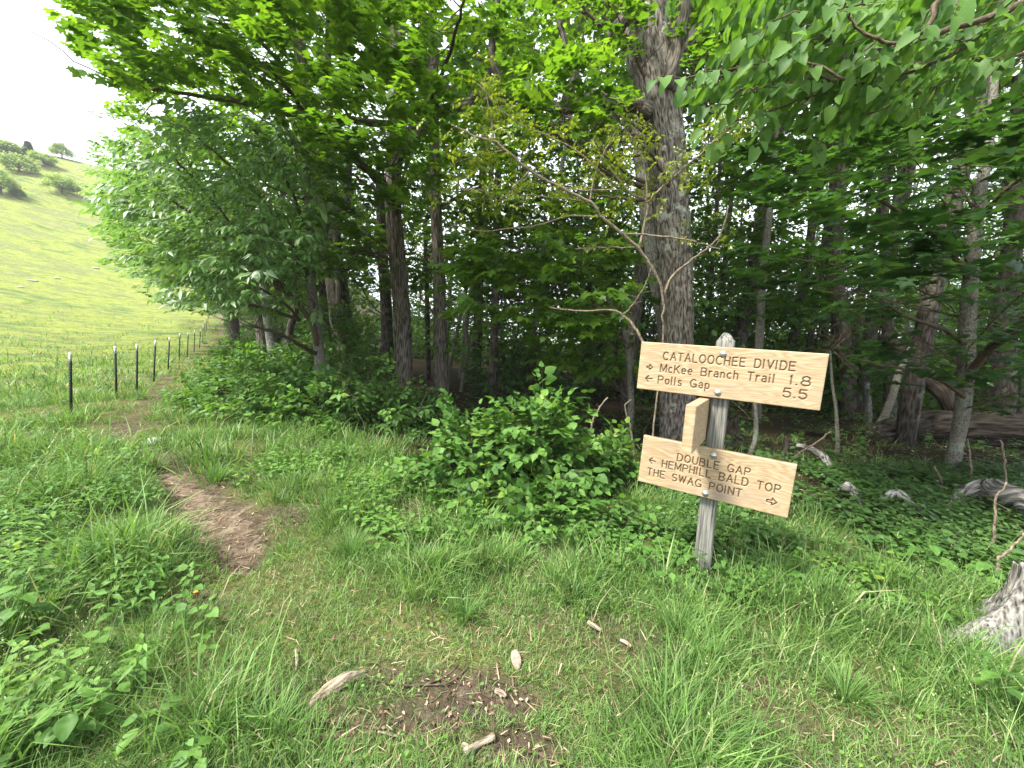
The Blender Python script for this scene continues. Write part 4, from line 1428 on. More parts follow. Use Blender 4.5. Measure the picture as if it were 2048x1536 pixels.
def crown_fill(tree, mbL, mbT, regions, tp, kind, leaf, mat, nlimb=8, k=11, ln=.45, droop=.25, flat=.25, limb_r=.02, outw=None, limbmat='twig', tw=.0022, objs=0, objmesh=None, sp=.9):
    """sprays through the volumes; limbs join the trunk (points tp) to them"""
    for poly, y0, y1, n in regions:
        pos = sample_poly(poly, n, y0, y1)
        zz = pos[:, 2]
        # direction: away from the nearest trunk height, rather level
        tz = np.clip(zz - .35 * np.linalg.norm(pos[:, :2] - tp[:, :2].mean(0), axis=1), tp[:, 2].min() + .5, tp[:, 2].max())
        src = np.array([pt_at(tp, z) for z in tz])
        out = unit(pos - src)
        out[:, 2] = out[:, 2] * .5 - .02
        sprays(mbL, mbT, pos, out, k, ln, leaf, kind, flat, droop, sp=sp, tw=tw)
        # limbs
        sel = RNG.choice(n, min(nlimb, n), replace=False)
        for s in sel:
            mb = MB()
            pts, rad = limb(mb, src[s], pos[s], limb_r, .004, .05)
            mb_o = mb
            # side branches towards near sprays
            d_ = np.linalg.norm(pos - pts[len(pts) // 2], axis=1)
            near = np.argsort(d_)[:10]
            for q in near:
                j = int(np.argmin(np.linalg.norm(pts - pos[q], axis=1) + np.arange(len(pts)) * .0))
                j = max(1, min(j, len(pts) - 2)) - 1
                limb(mb_o, pts[j], pos[q], rad[j] * .5, .0025, .04, 3, 2, .008)
            mb_o.build('branch', M[limbmat], tree, True)


def finish(tree, mbL, mbT, mat, tmat='twig'):
    o = mbL.build('crown', M[mat], tree)
    if o: o['kind'] = 'stuff'
    if mbT.V:
        o = mbT.build('twigs', M[tmat], tree, True)
        o['kind'] = 'stuff'


# --- the big furrowed tree behind the sign --------------------------------
Y1 = 6.3
big = thing('oak_tree', 'big furrowed oak trunk right behind the signpost', 'tree')
pts, rr = px_trunk([(1357, 885, 74), (1357, 800, 66), (1354, 640, 58), (1350, 520, 60), (1341, 400, 66), (1331, 300, 70), (1318, 200, 78), (1303, 100, 82), (1293, 0, 80), (1287, -120, 78), (1280, -300, 72)], Y1)
mb = MB(); tube(mb, pts, rr, 118, 26, furrow(15, .040, 1.3, 2.), .5)
mb.build('trunk', M['bark_big'], big)
tpb = pts
pts, rr = px_trunk([(1345, 800, 36), (1335, 650, 40), (1322, 560, 44), (1308, 450, 46), (1296, 340, 46), (1287, 230, 44), (1272, 110, 38), (1262, -50, 36)], Y1 + .55)
mb = MB(); tube(mb, pts, rr, 60, 14, furrow(13, .012, 2.2, 8.), .5)
o = mb.build('trunk', M['bark_lichen'], big); o['label'] = 'paler lichen covered stem behind the main trunk'
for spec, nm, lb in (
        ([(1300, 222, 34), (1270, 208, 26), (1225, 206, 24), (1185, 192, 24), (1150, 214, 22), (1105, 214, 20), (1075, 192, 19), (1010, 196, 18), (965, 184, 18), (925, 215, 16), (880, 218, 14), (830, 252, 13), (800, 290, 11)], 'branch', 'long crooked dark limb reaching left from the trunk'),
        ([(1130, 212, 22), (1145, 165, 20), (1150, 130, 16), (1130, 90, 12), (1120, 40, 8)], 'branch', None),
        ([(1328, 180, 40), (1350, 110, 34), (1362, 50, 30), (1372, -30, 26), (1380, -150, 22)], 'branch', 'second upright stem forking to the right'),
        ([(1345, 130, 26), (1385, 70, 22), (1430, 45, 18), (1480, 5, 14), (1520, -60, 12)], 'branch', None),
        ([(1275, 30, 26), (1240, 45, 20), (1215, 80, 12), (1200, 110, 7)], 'branch', None),
        ([(940, 205, 14), (880, 165, 11), (830, 130, 8), (780, 120, 5)], 'branch', None),
        ([(1010, 190, 14), (985, 120, 11), (990, 60, 9), (1000, -20, 7)], 'branch', None),
        ([(880, 225, 12), (830, 270, 12), (800, 300, 10), (780, 330, 6)], 'branch', None)):
    q, r_ = [], []
    for a_, b_, w_ in spec:
        p_ = P(a_, b_, Y1 - .25 - (1300 - a_) * .0006); q.append(p_); r_.append(w_ / 2 / FPX * -((p_ - ORI) @ Rm)[2])
    mb = MB(); tube(mb, q, r_, 24, 8, furrow(7, .022, 2.5, 4.), .5, .006)
    o = mb.build(nm, M['bark_brown'], big, True)
    if lb: o['label'] = lb
mbL, mbT = MB(), MB()
crown_fill(big, mbL, mbT, [([(860, -120), (1500, -120), (1520, 60), (1380, 150), (1240, 130), (1100, 120), (900, 110)], 5.2, 8.5, 330),
                           ([(1360, 150), (1520, 80), (1560, 250), (1450, 330), (1390, 260)], 6.3, 8.5, 70),
                           ([(860, 180), (1240, 250), (1270, 440), (1000, 400), (860, 330)], 7.2, 9.5, 230), ([(900, 120), (1230, 110), (1290, 200), (1250, 290), (1050, 270), (880, 290)], 4.9, 5.9, 110)], tpb, 'maplelo', .085, 'maple', 6, 11, .4, limb_r=.03)
finish(big, mbL, mbT, 'maple')

# --- bare sapling in front of the big tree ---------------------------------
Y5 = 4.6
sap = thing('sapling', 'slender pale sapling with tiny yellow green leaves in front of the oak trunk', 'sapling')
SP = [
    ([(1324, 690, 5), (1326, 640, 6), (1327, 598, 8), (1318, 562, 9), (1300, 530, 9), (1278, 500, 9), (1245, 468, 10), (1205, 435, 9), (1180, 405, 9), (1120, 375, 8), (1060, 340, 8), (1010, 300, 8), (985, 282, 7), (940, 268, 5), (905, 250, 4)], 'stem'),
    ([(1278, 500, 9), (1286, 460, 8), (1295, 405, 8), (1265, 390, 6), (1235, 355, 6), (1215, 330, 4)], 'branch'),
    ([(1295, 405, 8), (1330, 370, 7), (1375, 330, 6), (1400, 310, 5), (1440, 270, 3)], 'branch'),
    ([(1180, 405, 6), (1190, 350, 5), (1205, 310, 4), (1235, 260, 3)], 'branch'),
    ([(1205, 435, 5), (1140, 432, 5), (1080, 450, 5), (1040, 455, 4), (960, 462, 3), (900, 450, 3)], 'branch'),
    ([(1245, 468, 5), (1300, 470, 5), (1360, 478, 5), (1400, 485, 4), (1440, 500, 3)], 'branch'),
    ([(1327, 598, 8), (1340, 560, 7), (1370, 530, 7), (1410, 500, 6), (1440, 470, 5), (1455, 420, 4)], 'branch'),
    ([(1326, 730, 8), (1300, 705, 8), (1285, 683, 8), (1270, 655, 8), (1245, 630, 7), (1220, 620, 6), (1160, 622, 5), (1100, 615, 3)], 'branch'),
    ([(1245, 630, 4), (1265, 610, 4), (1290, 570, 3), (1305, 530, 3)], 'branch'),
    ([(1060, 340, 5), (1000, 400, 4), (960, 380, 4), (900, 385, 3)], 'branch'),
    ([(985, 282, 5), (985, 250, 4), (975, 200, 3), (960, 150, 2)], 'branch'),
    ([(1120, 375, 5), (1170, 380, 4), (1240, 380, 4)], 'branch'),
    ([(1010, 300, 4), (960, 310, 3), (900, 330, 2)], 'branch'),
    ([(1180, 405, 4), (1100, 395, 4), (1030, 390, 3), (960, 400, 2)], 'branch'),
    ([(1240, 380, 5), (1150, 300, 4), (1090, 270, 4), (1020, 235, 3), (960, 170, 2)], 'branch'),
    ([(1295, 405, 5), (1290, 340, 4), (1270, 290, 3), (1240, 240, 2)], 'branch'),
    ([(1278, 495, 5), (1220, 495, 4), (1150, 497, 3)], 'branch'),
    ([(1400, 310, 4), (1450, 260, 3), (1500, 230, 2)], 'branch'),
]
mbL, mbT = MB(), MB()
for i, (spec, nm) in enumerate(SP):
    q, r_ = [], []
    for k_i, (a_, b_, w_) in enumerate(spec):
        p_ = P(a_, b_, Y5 + .35 * sin(i * 2.1) * (k_i / len(spec)) - (.25 * k_i / len(spec) if i == 0 else 0)); q.append(p_); r_.append(w_ / 2 / FPX * -((p_ - ORI) @ Rm)[2] * .72)
    if i == 0:
        b_ = q[0].copy(); b_[2] = Hf(b_[0], b_[1]) - .1; q.insert(0, b_); r_.insert(0, r_[0] * 1.05)
    mb = MB(); pp, rad = tube(mb, q, r_, 7, 5, None, .5, .004)
    # short bare side twigs
    for _ in range(7):
        j = RNG.integers(len(pp) // 3, len(pp)); d_ = rdir(1)[0]; d_[2] = abs(d_[2]) * .6
        limb(mb, pp[j], pp[j] + d_ * RNG.uniform(.08, .3), .0028, .0012, .05, 4, 3, .004)
        if i not in (7, 8) and (b_ if False else True):
            e = pp[j] + d_ * .12
            k2 = 1
            if RNG.random() < .75:
                sprays(mbL, None, np.array([e]), np.array([d_]), 13, .13, .03, 'ovate', .5, .5, sp=1.2)
    mb.build(nm, M['twig_pale'], sap, True)
    if i in (0, 1, 2, 3, 9, 10, 12, 13, 14, 15, 17):
        n = 34
        js = RNG.integers(len(pp) // (2 if i == 0 else 3), len(pp), n)
        pos = pp[js] + RNG.normal(0, .11, (n, 3)); d_ = rdir(n)
        sprays(mbL, mbT, pos, d_, 13, .15, .036, 'ovate', .5, .5, sp=1.2, tw=.0012)
xs = []
finish(sap, mbL, mbT, 'locust', 'twig_pale')

# --- maple on the left whose boughs hang over the meadow ---------------------
def simple_tree(name, label, spec, Y, mat, fur=None, sides=24, k=8, group=None, cat='tree'):
    t = thing(name, label, cat, group=group)
    pts, rr = px_trunk(spec, Y)
    mb = MB(); tube(mb, pts, rr, sides, k, fur, .5)
    mb.build('trunk', M[mat], t, fur is None)
    return t, pts


t2, tp2 = simple_tree('maple_tree', 'dark trunked maple whose long boughs hang over the meadow', [(808, 790, 38), (806, 650, 31), (795, 520, 31), (786, 400, 30), (790, 250, 29), (797, 120, 31), (790, 0, 32), (786, -200, 28)], 8.6, 'bark_brown', furrow(11, .03, 1., 5.), 60, 16)
mbL, mbT = MB(), MB()
# the sweeping boughs seen against the light
for spec in ([(795, 420, 20), (740, 345, 17), (640, 260, 14), (540, 200, 12), (430, 100, 9), (350, -10, 7), (280, -100, 5)],
             [(740, 345, 13), (600, 240, 11), (480, 205, 9), (380, 190, 7), (290, 175, 5), (230, 160, 3)],
             [(640, 260, 10), (560, 130, 8), (500, 60, 7), (440, 0, 5), (400, -80, 4)],
             [(790, 250, 16), (700, 240, 12), (620, 225, 9), (560, 160, 6)],
             [(790, 130, 16), (700, 60, 12), (620, -20, 9), (520, -120, 6)],
             [(795, 330, 12), (860, 200, 9), (900, 100, 7), (930, 0, 5)]):
    q, r_ = [], []
    nS = len(spec)
    for j, (a_, b_, w_) in enumerate(spec):
        yy = 8.4 - 3.2 * j / (nS - 1) if spec[0][1] != 345 else 7.8 - 2.6 * j / (nS - 1)
        p_ = P(a_, b_, yy); q.append(p_); r_.append(w_ / 2 / FPX * -((p_ - ORI) @ Rm)[2])
    mb = MB(); pp, rad = tube(mb, q, r_, 10, 6, None, .5, .01)
    for _ in range(14):
        j = RNG.integers(len(pp) // 4, len(pp)); d_ = rdir(1, .4)[0]; d_[0] = -abs(d_[0])
        limb(mb, pp[j], pp[j] + d_ * RNG.uniform(.4, 1.1), .008, .002, .05, 5, 3, .01)
    mb.build('branch', M['twig'], t2, True)
crown_fill(t2, mbL, mbT, [([(160, -100), (190, 40), (215, 130), (260, 190), (350, 215), (520, 215), (620, 270), (720, 330), (840, 330), (860, -100)], 4.6, 7.6, 820),
                          ([(640, 280), (720, 270), (860, 300), (870, 400), (760, 440), (640, 400)], 6.2, 8.2, 120),
                          ([(630, 430), (740, 420), (760, 560), (660, 560)], 7.4, 8.2, 50)], tp2, 'maple', .098, 'maple', 7, 12, .42, limb_r=.018)
finish(t2, mbL, mbT, 'maple')

t3, tp3 = simple_tree('maple_tree', 'tall brown trunk with split bark right of the bough maple', [(884, 785, 29), (880, 650, 25), (878, 540, 23), (872, 420, 21), (868, 250, 19), (866, 60, 17), (865, -150, 14)], 8.9, 'bark_brown', furrow(9, .025, 1., 15.), 48, 14)
mbL, mbT = MB(), MB()
crown_fill(t3, mbL, mbT, [([(660, 430), (1000, 380), (1030, 480), (920, 560), (700, 600)], 8.6, 10.5, 230), ([(830, 60), (1100, 80), (1050, 330), (830, 330)], 9, 11, 170), ([(820, 300), (1240, 280), (1240, 540), (860, 540)], 10.5, 14, 260)], tp3, 'maplelo', .1, 'forest', 6, 11, .5, limb_r=.02)
finish(t3, mbL, mbT, 'forest')

t4, tp4 = simple_tree('oak_tree', 'dark trunked tree forking behind the bramble thicket', [(690, 700, 44), (682, 640, 42), (672, 560, 40), (655, 480, 36), (640, 420, 32), (622, 340, 30), (608, 220, 26), (600, 100, 22), (590, -60, 18)], 10.6, 'bark_brown', furrow(10, .03, 1., 25.), 44, 12)
mb = MB(); q = [P(a_, b_, 10.5) for a_, b_ in ((664, 500), (672, 450), (690, 410), (694, 380), (700, 300))]
tube(mb, q, [.15, .12, .11, .1, .06], 14, 6, furrow(6, .015, 1.2), .5); mb.build('branch', M['bark_brown'], t4)
mbL, mbT = MB(), MB()
crown_fill(t4, mbL, mbT, [([(260, 120), (640, 180), (700, 300), (640, 420), (330, 330), (270, 240)], 8.5, 12, 300), ([(600, 420), (780, 420), (780, 560), (600, 560)], 10.8, 12.5, 90)], tp4, 'maplelo', .11, 'maple', 6, 11, .5, limb_r=.03)
finish(t4, mbL, mbT, 'maple')

# --- pale leaved tree leaning out over the fence -----------------------------
t5, tp5 = simple_tree('pale_leaved_tree', 'pale barked tree with drooping light green leaves over the trail', [(641, 725, 22), (635, 680, 19), (628, 620, 20), (622, 560, 18), (622, 480, 16), (616, 400, 13), (610, 300, 10), (600, 230, 8)], 7.6, 'bark_smooth', None, 16, 8)
mbL, mbT = MB(), MB()
for spec in ([(636, 700, 12), (625, 650, 11), (590, 600, 10), (540, 560, 9), (480, 500, 8), (420, 450, 6), (370, 420, 4), (330, 390, 3)],
             [(600, 640, 8), (540, 620, 7), (460, 600, 6), (400, 560, 5), (360, 535, 4), (330, 520, 3)],
             [(622, 560, 9), (590, 500, 8), (540, 420, 7), (470, 340, 5), (400, 280, 4), (330, 230, 2)],
             [(622, 480, 8), (590, 400, 6), (550, 320, 5), (500, 250, 3)],
             [(590, 600, 8), (540, 540, 6), (440, 420, 5), (370, 340, 4), (320, 290, 2)],
             [(636, 710, 9), (600, 690, 8), (560, 670, 7), (500, 650, 5)],
             [(600, 640, 6), (560, 600, 5), (470, 560, 4), (380, 565, 3), (350, 560, 2)]):
    q, r_ = [], []
    nS = len(spec)
    for j, (a_, b_, w_) in enumerate(spec):
        p_ = P(a_, b_, 7.6 - 1.6 * j / (nS - 1)); q.append(p_); r_.append(w_ / 2 / FPX * -((p_ - ORI) @ Rm)[2])
    mb = MB(); pp, rad = tube(mb, q, r_, 8, 6, None, .5, .008)
    for _ in range(10):
        j = RNG.integers(len(pp) // 4, len(pp)); d_ = rdir(1, .6)[0]; d_[0] = -abs(d_[0]); d_[2] = abs(d_[2])
        limb(mb, pp[j], pp[j] + d_ * RNG.uniform(.4, 1.0), .007, .002, .05, 4, 3, .01)
    mb.build('branch', M['twig'], t5, True)
crown_fill(t5, mbL, mbT, [([(290, 300), (340, 250), (430, 230), (600, 270), (640, 400), (630, 540), (560, 610), (440, 610), (370, 600), (320, 540), (270, 460), (255, 400)], 5.6, 8.2, 950), ([(480, 300), (650, 280), (660, 600), (560, 640), (480, 560)], 6.6, 8.8, 200)], tp5, 'lance', .125, 'pale', 8, 12, .42, droop=.65, flat=.35, limb_r=.014, sp=.75)
finish(t5, mbL, mbT, 'pale')

# --- other trunks at the forest edge, left ---------------------------------
edge = [
    ('forest_tree', 'rough dark trunk at the thicket, left of a grey lichened twin', [(528, 705, 22), (520, 640, 20), (512, 560, 17), (505, 480, 14), (500, 360, 10)], 12.5, 'bark_brown', [([(330, 300), (600, 300), (620, 560), (480, 640), (300, 600)], 11.5, 14.5, 260)]),
    ('forest_tree', 'grey lichened trunk close beside the rough dark one', [(545, 705, 18), (535, 640, 16), (528, 580, 16), (525, 500, 13), (520, 380, 10)], 12.2, 'bark_lichen', [([(400, 250), (600, 250), (620, 480), (420, 480)], 12.5, 15, 130)]),
    ('forest_tree', 'thin forked pale trunk between the lichened twin and the bough maple', [(576, 705, 14), (580, 660, 14), (590, 620, 13), (592, 560, 12), (590, 480, 9)], 11., 'bark_far', []),
    ('forest_edge_tree', 'leafy tree at the forest edge leaning over the far fence', [(470, 690, 20), (465, 600, 16), (455, 500, 12), (450, 400, 8)], 20, 'bark_far', [([(225, 390), (330, 330), (480, 420), (520, 640), (470, 640), (410, 620), (350, 610), (310, 580), (270, 530), (235, 470)], 15, 22, 520)]),
    ('forest_edge_tree', 'far leafy tree closing the forest edge beside the hill', [(460, 680, 14), (450, 600, 12), (440, 520, 9), (420, 420, 6)], 30, 'bark_far', [([(200, 230), (270, 240), (400, 330), (480, 630), (455, 640), (405, 625), (310, 580), (245, 500), (215, 420), (235, 380), (195, 310)], 24, 34, 420)]),
    ('forest_tree', 'thin grey trunk with curved foot between the two brown maples', [(925, 770, 10), (935, 700, 10), (930, 640, 9), (945, 560, 8), (940, 480, 7)], 10.2, 'bark_smooth', []),
    ('forest_tree', 'slim pale leaning trunk left of the black barked trunk', [(900, 730, 9), (915, 660, 8), (925, 610, 8), (940, 540, 7), (960, 460, 6)], 10.8, 'bark_smooth', []),
    ('forest_tree', 'straight black barked slim trunk behind the leafy bush', [(985, 790, 19), (988, 700, 17), (990, 620, 16), (992, 520, 15), (995, 400, 13), (1000, 250, 11)], 9.4, 'bark_far', [([(960, 380), (1200, 330), (1260, 520), (1150, 600), (960, 560)], 9.5, 12, 200)]),
    ('forest_tree', 'slender trunk left of the split bark maple', [(856, 730, 11), (855, 650, 10), (853, 560, 9), (850, 440, 8)], 12.5, 'bark_far', []),
    ('forest_tree', 'thin trunk behind the bough maple', [(776, 720, 24), (772, 600, 22), (765, 500, 20), (760, 350, 17)], 13, 'bark_far', [([(640, 300), (860, 300), (860, 560), (640, 560)], 12, 15, 170)]),
    ('forest_tree', 'dim trunk seen below the sapling maple', [(1230, 760, 16), (1228, 680, 15), (1226, 560, 13), (1220, 400, 11)], 12, 'bark_far', [([(1000, 500), (1290, 480), (1290, 740), (1050, 740)], 9.5, 13, 240)]),
    # right
    ('forest_tree', 'grey rough post-like trunk directly right of the post between the boards', [(1512, 860, 20), (1514, 800, 15), (1518, 700, 14), (1525, 560, 13), (1540, 420, 11), (1555, 250, 9)], 8.6, 'bark_smooth', [([(1450, 250), (1650, 250), (1660, 420), (1470, 440)], 8, 10, 90)]),
    ('forest_tree', 'dark trunk leaning right just above the post top', [(1455, 760, 28), (1490, 640, 26), (1510, 520, 24), (1530, 400, 22), (1560, 250, 18), (1590, 100, 14)], 10.5, 'bark_far', [([(1400, 0), (1700, 0), (1700, 200), (1480, 230)], 9.5, 12.5, 150), ([(1390, 330), (1570, 330), (1570, 640), (1410, 640)], 9.5, 13, 170)]),
    ('forest_tree', 'thick mossy trunk right of the upper board', [(1700, 830, 34), (1695, 760, 28), (1680, 640, 28), (1670, 520, 28), (1672, 420, 28), (1680, 300, 26), (1690, 150, 22), (1700, -20, 18)], 9.6, 'bark_far', [([(1560, -80), (1900, -80), (1900, 200), (1600, 220)], 8.5, 12, 210)]),
    ('forest_tree', 'pale grey trunk slanting up to the right', [(1725, 760, 22), (1745, 640, 24), (1770, 540, 26), (1795, 430, 26), (1815, 330, 24), (1850, 180, 20), (1880, 50, 16)], 11, 'bark_far', [([(1700, 150), (2050, 150), (2050, 330), (1780, 330)], 10, 13, 130)]),
    ('forest_tree', 'second pale grey trunk slanting beside the first', [(1700, 720, 16), (1720, 600, 16), (1740, 500, 15), (1760, 420, 14), (1790, 300, 12)], 13, 'bark_far', []),
    ('forest_tree', 'dark straight trunk behind the curved small tree', [(1780, 800, 22), (1780, 720, 20), (1775, 640, 18), (1770, 500, 16), (1765, 350, 14)], 10, 'bark_far', []),
    ('forest_tree', 'broad grey trunk at the far right under the hanging leaves', [(2010, 840, 34), (2008, 700, 32), (2020, 560, 30), (2028, 430, 26), (2035, 300, 24), (2040, 150, 20)], 8.8, 'bark_far', [([(1900, 300), (2150, 300), (2150, 640), (1920, 640)], 8.5, 11, 150)]),
    ('forest_tree', 'short dead grey snag behind the upper board right end', [(1737, 825, 12), (1735, 790, 11), (1733, 765, 9)], 9.3, 'bark_lichen', []),
]
for nm, lb, spec, Y, mt, regs in edge:
    big_ = spec[0][2] > 18
    t, tp = simple_tree(nm, lb, spec, Y, mt, furrow(8, .016, 1., Y) if big_ else None, 30 if big_ else 10, 10 if big_ else 5)
    if regs:
        mbL, mbT = MB(), MB()
        kind = 'maplelo' if Y < 13 else 'kite'
        m_ = 'pale' if nm == 'forest_edge_tree' else 'forest'
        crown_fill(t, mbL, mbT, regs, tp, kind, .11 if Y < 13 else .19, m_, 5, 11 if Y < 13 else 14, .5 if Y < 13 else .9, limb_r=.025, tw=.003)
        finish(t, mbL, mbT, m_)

# --- sapling maple, bright, left of the sign --------------------------------
t, tp = simple_tree('maple_sapling', 'bright leaved maple sapling spreading left of the upper board', [(1262, 800, 13), (1255, 700, 12), (1240, 640, 11), (1200, 580, 9), (1160, 530, 7), (1120, 480, 5)], 6.6, 'bark_smooth', None, 10, 6)
mbL, mbT = MB(), MB()
crown_fill(t, mbL, mbT, [([(905, 540), (960, 490), (1100, 460), (1260, 500), (1290, 560), (1290, 650), (1180, 690), (1100, 640), (1000, 640), (930, 600)], 5.2, 6.6, 260),
                         ([(1040, 600), (1290, 600), (1290, 760), (1100, 740)], 6.4, 7.8, 120)], tp, 'maple', .095, 'maple', 8, 11, .38, limb_r=.010, droop=.45)
finish(t, mbL, mbT, 'maple')

# --- small maple on the right with wide level leaves -------------------------
t, tp = simple_tree('striped_maple', 'small maple with dark stem and wide level leaves at the right', [(1903, 940, 26), (1912, 890, 22), (1925, 820, 24), (1932, 740, 25), (1935, 640, 25), (1942, 540, 23), (1955, 420, 20), (1975, 300, 16), (1990, 150, 12)], 5.2, 'bark_smooth', None, 18, 8)
for spec in ([(1932, 770, 14), (1960, 720, 14), (1990, 690, 14), (2030, 660, 14), (2090, 600, 12)], [(1934, 690, 10), (1890, 660, 8), (1830, 640, 6), (1760, 600, 4)],
             [(1940, 560, 10), (1900, 500, 8), (1840, 450, 6), (1760, 400, 5)], [(1935, 800, 8), (1880, 760, 6), (1810, 740, 5), (1720, 720, 3)], [(1950, 450, 10), (1990, 400, 8), (2060, 340, 6)]):
    mb = MB(); q = [P(a_, b_, 5.2 - 1.2 * j / len(spec)) for j, (a_, b_, w_) in enumerate(spec)]
    pp, _ = tube(mb, q, [w_ / 2 / FPX * 5 for _, _, w_ in spec], 8, 6, None, .5, .006)
    for _ in range(6):
        j = RNG.integers(len(pp) // 4, len(pp)); d_ = rdir(1, .3)[0]
        limb(mb, pp[j], pp[j] + d_ * RNG.uniform(.3, .8), .005, .002, .05, 4, 3, .01)
    mb.build('branch', M['twig'], t, True)
mbL, mbT = MB(), MB()
crown_fill(t, mbL, mbT, [([(1500, 330), (1700, 260), (2150, 200), (2150, 430), (1900, 420), (1700, 450), (1560, 430)], 3.6, 6, 170),
                         ([(1700, 450), (2150, 420), (2150, 640), (1850, 620), (1720, 560)], 3.4, 6, 120),
                         ([(1700, 600), (1900, 640), (2150, 680), (2150, 800), (1950, 830), (1780, 740)], 4.2, 5.6, 60),
                         ([(1470, 480), (1750, 480), (1780, 640), (1560, 640)], 6, 8, 90)], tp, 'maple', .12, 'maple_dark', 4, 9, .45, limb_r=.009, droop=.12, flat=.12)
finish(t, mbL, mbT, 'maple_dark')
# its nearest leaves, one by one
LEAFM = []
for kd in ('maple', 'heart'):
    for q in range(4):
        T, F = LT[kd]
        V = T.copy(); V[:, 2] += RNG.normal(0, .02, len(V))
        LEAFM.append((kd, new_mesh('leaf', V, F, M['maple_dark' if kd == 'maple' else 'heart'], {'rnd': np.full(len(V), [.15, .4, .65, .9][q])})))


def leaf_obj(parent, kd, p_, d, nrm, size):
    X = unit(d); Z = unit(nrm - (nrm @ X) * X); Y = np.cross(Z, X)
    me = LEAFM[(0 if kd == 'maple' else 4) + random.randrange(4)][1]
    o = bpy.data.objects.new('leaf', me); C.objects.link(o); o.parent = parent
    s = size
    o.matrix_basis = Matrix(((X[0] * s, Y[0] * s, Z[0] * s, p_[0]), (X[1] * s, Y[1] * s, Z[1] * s, p_[1]), (X[2] * s, Y[2] * s, Z[2] * s, p_[2]), (0, 0, 0, 1)))
    return o


def leafy_twigs(tree, starts, kd, n_leaf, size, droop, limit):
    c = 0
    for (p0_, p1_) in starts:
        mb = MB(); pts, _ = limb(mb, p0_, p1_, .005, .0016, .03, 5, 4, .006)
        mb.build('twig', M['twig'], tree, True)
        T = unit(pts[-1] - pts[0]); sd = unit(np.cross(T, [0, 0, 1.]))
        for i in range(n_leaf):
            if c >= limit: return c
            s = (i + 1) / n_leaf
            q = pts[min(len(pts) - 1, int(s * (len(pts) - 1)))]
            sg = 1 if i % 2 else -1
            if i == n_leaf - 1: sg = 0
            d = T * .6 + sd * sg * .9 + RNG.normal(0, .15, 3); d[2] -= droop * random.uniform(.6, 1.3)
            nn = np.array([0, 0, 1.]) + RNG.normal(0, .22, 3)
            if droop > .8: nn = nn * .6 + np.array([0, -1., .2]) + RNG.normal(0, .4, 3)
            leaf_obj(tree, kd, q + unit(d) * .02, d, nn, size * random.uniform(.7, 1.2)); c += 1
    return c


st = []
for (a_, b_, yy) in ((2060, 470, 2.9), (1960, 500, 3.2), (2050, 560, 3.0), (1980, 590, 3.3), (1860, 600, 3.6), (2040, 300, 2.8), (1950, 340, 3.1), (1850, 380, 3.4), (1990, 420, 3.0), (2060, 640, 3.2), (1900, 460, 3.4), (1800, 560, 3.9), (2070, 380, 2.7), (1960, 700, 3.8), (2040, 740, 3.5), (1740, 620, 4.2)):
    e = P(a_ - 90, b_ + 8, yy); st.append((P(a_ + 60, b_ - 10, yy + .1), e))
leafy_twigs(t, st, 'maple', 9, .125, .12, 150)

# --- nearest tree: heart-shaped hanging leaves from the upper right -----------
ht = thing('heart_leaved_tree', 'near tree with hanging heart shaped leaves entering at the upper right', 'tree')
tb = np.array([3.9, 1.6, 0.]); tb[2] = Hf(tb[0], tb[1])
mb = MB(); tube(mb, [tb - [0, 0, .3], tb + [0, 0, 1.5], tb + [-.1, .05, 3.2], tb + [-.3, .1, 5.5]], [.09, .08, .065, .03], 14, 6, None, .5, .01); mb.build('trunk', M['bark_smooth'], ht, True)
tpH = np.array([tb + [0, 0, z] for z in (1.5, 2.5, 3.5, 4.5)])
HB = [([(2200, -60, 14), (2040, 10, 12), (1900, 60, 10), (1780, 100, 9), (1690, 160, 8), (1640, 155, 6), (1560, 170, 5), (1480, 180, 3)], 2.3),
      ([(2200, -20, 10), (2020, 30, 9), (1920, 100, 7), (1800, 150, 6), (1640, 185, 5), (1520, 230, 4), (1440, 250, 2)], 2.4),
      ([(2000, -60, 9), (1850, 60, 7), (1790, 90, 6), (1720, 60, 5), (1680, 0, 4)], 2.2),
      ([(2200, 60, 8), (2040, 110, 7), (1900, 160, 5), (1760, 220, 4), (1600, 260, 3)], 2.6),
      ([(1690, 160, 5), (1600, 120, 4), (1500, 130, 3), (1420, 150, 2)], 2.3)]
starts = []
for spec, yy in HB:
    mb = MB(); q = [P(a_, b_, yy + .05 * j) for j, (a_, b_, w_) in enumerate(spec)]
    if spec[0][0] >= 2000:
        q.insert(0, pt_at(tpH, q[0][2] - .3)); ww = [spec[0][2] * 1.3] + [s[2] for s in spec]
    else: ww = [s[2] for s in spec]
    pp, _ = tube(mb, q, [w_ / 2 / FPX * 2.4 for w_ in ww], 8, 6, None, .5, .004)
    mb.build('branch', M['twig'], ht, True)
    n = len(pp)
    for j in range(n // 4, n, 2 if n < 40 else 3):
        d_ = rdir(1, .5)[0]; d_[2] = -abs(d_[2]) * .7 - .1; d_[0] = -abs(d_[0])
        starts.append((pp[j], pp[j] + d_ * RNG.uniform(.18, .42)))
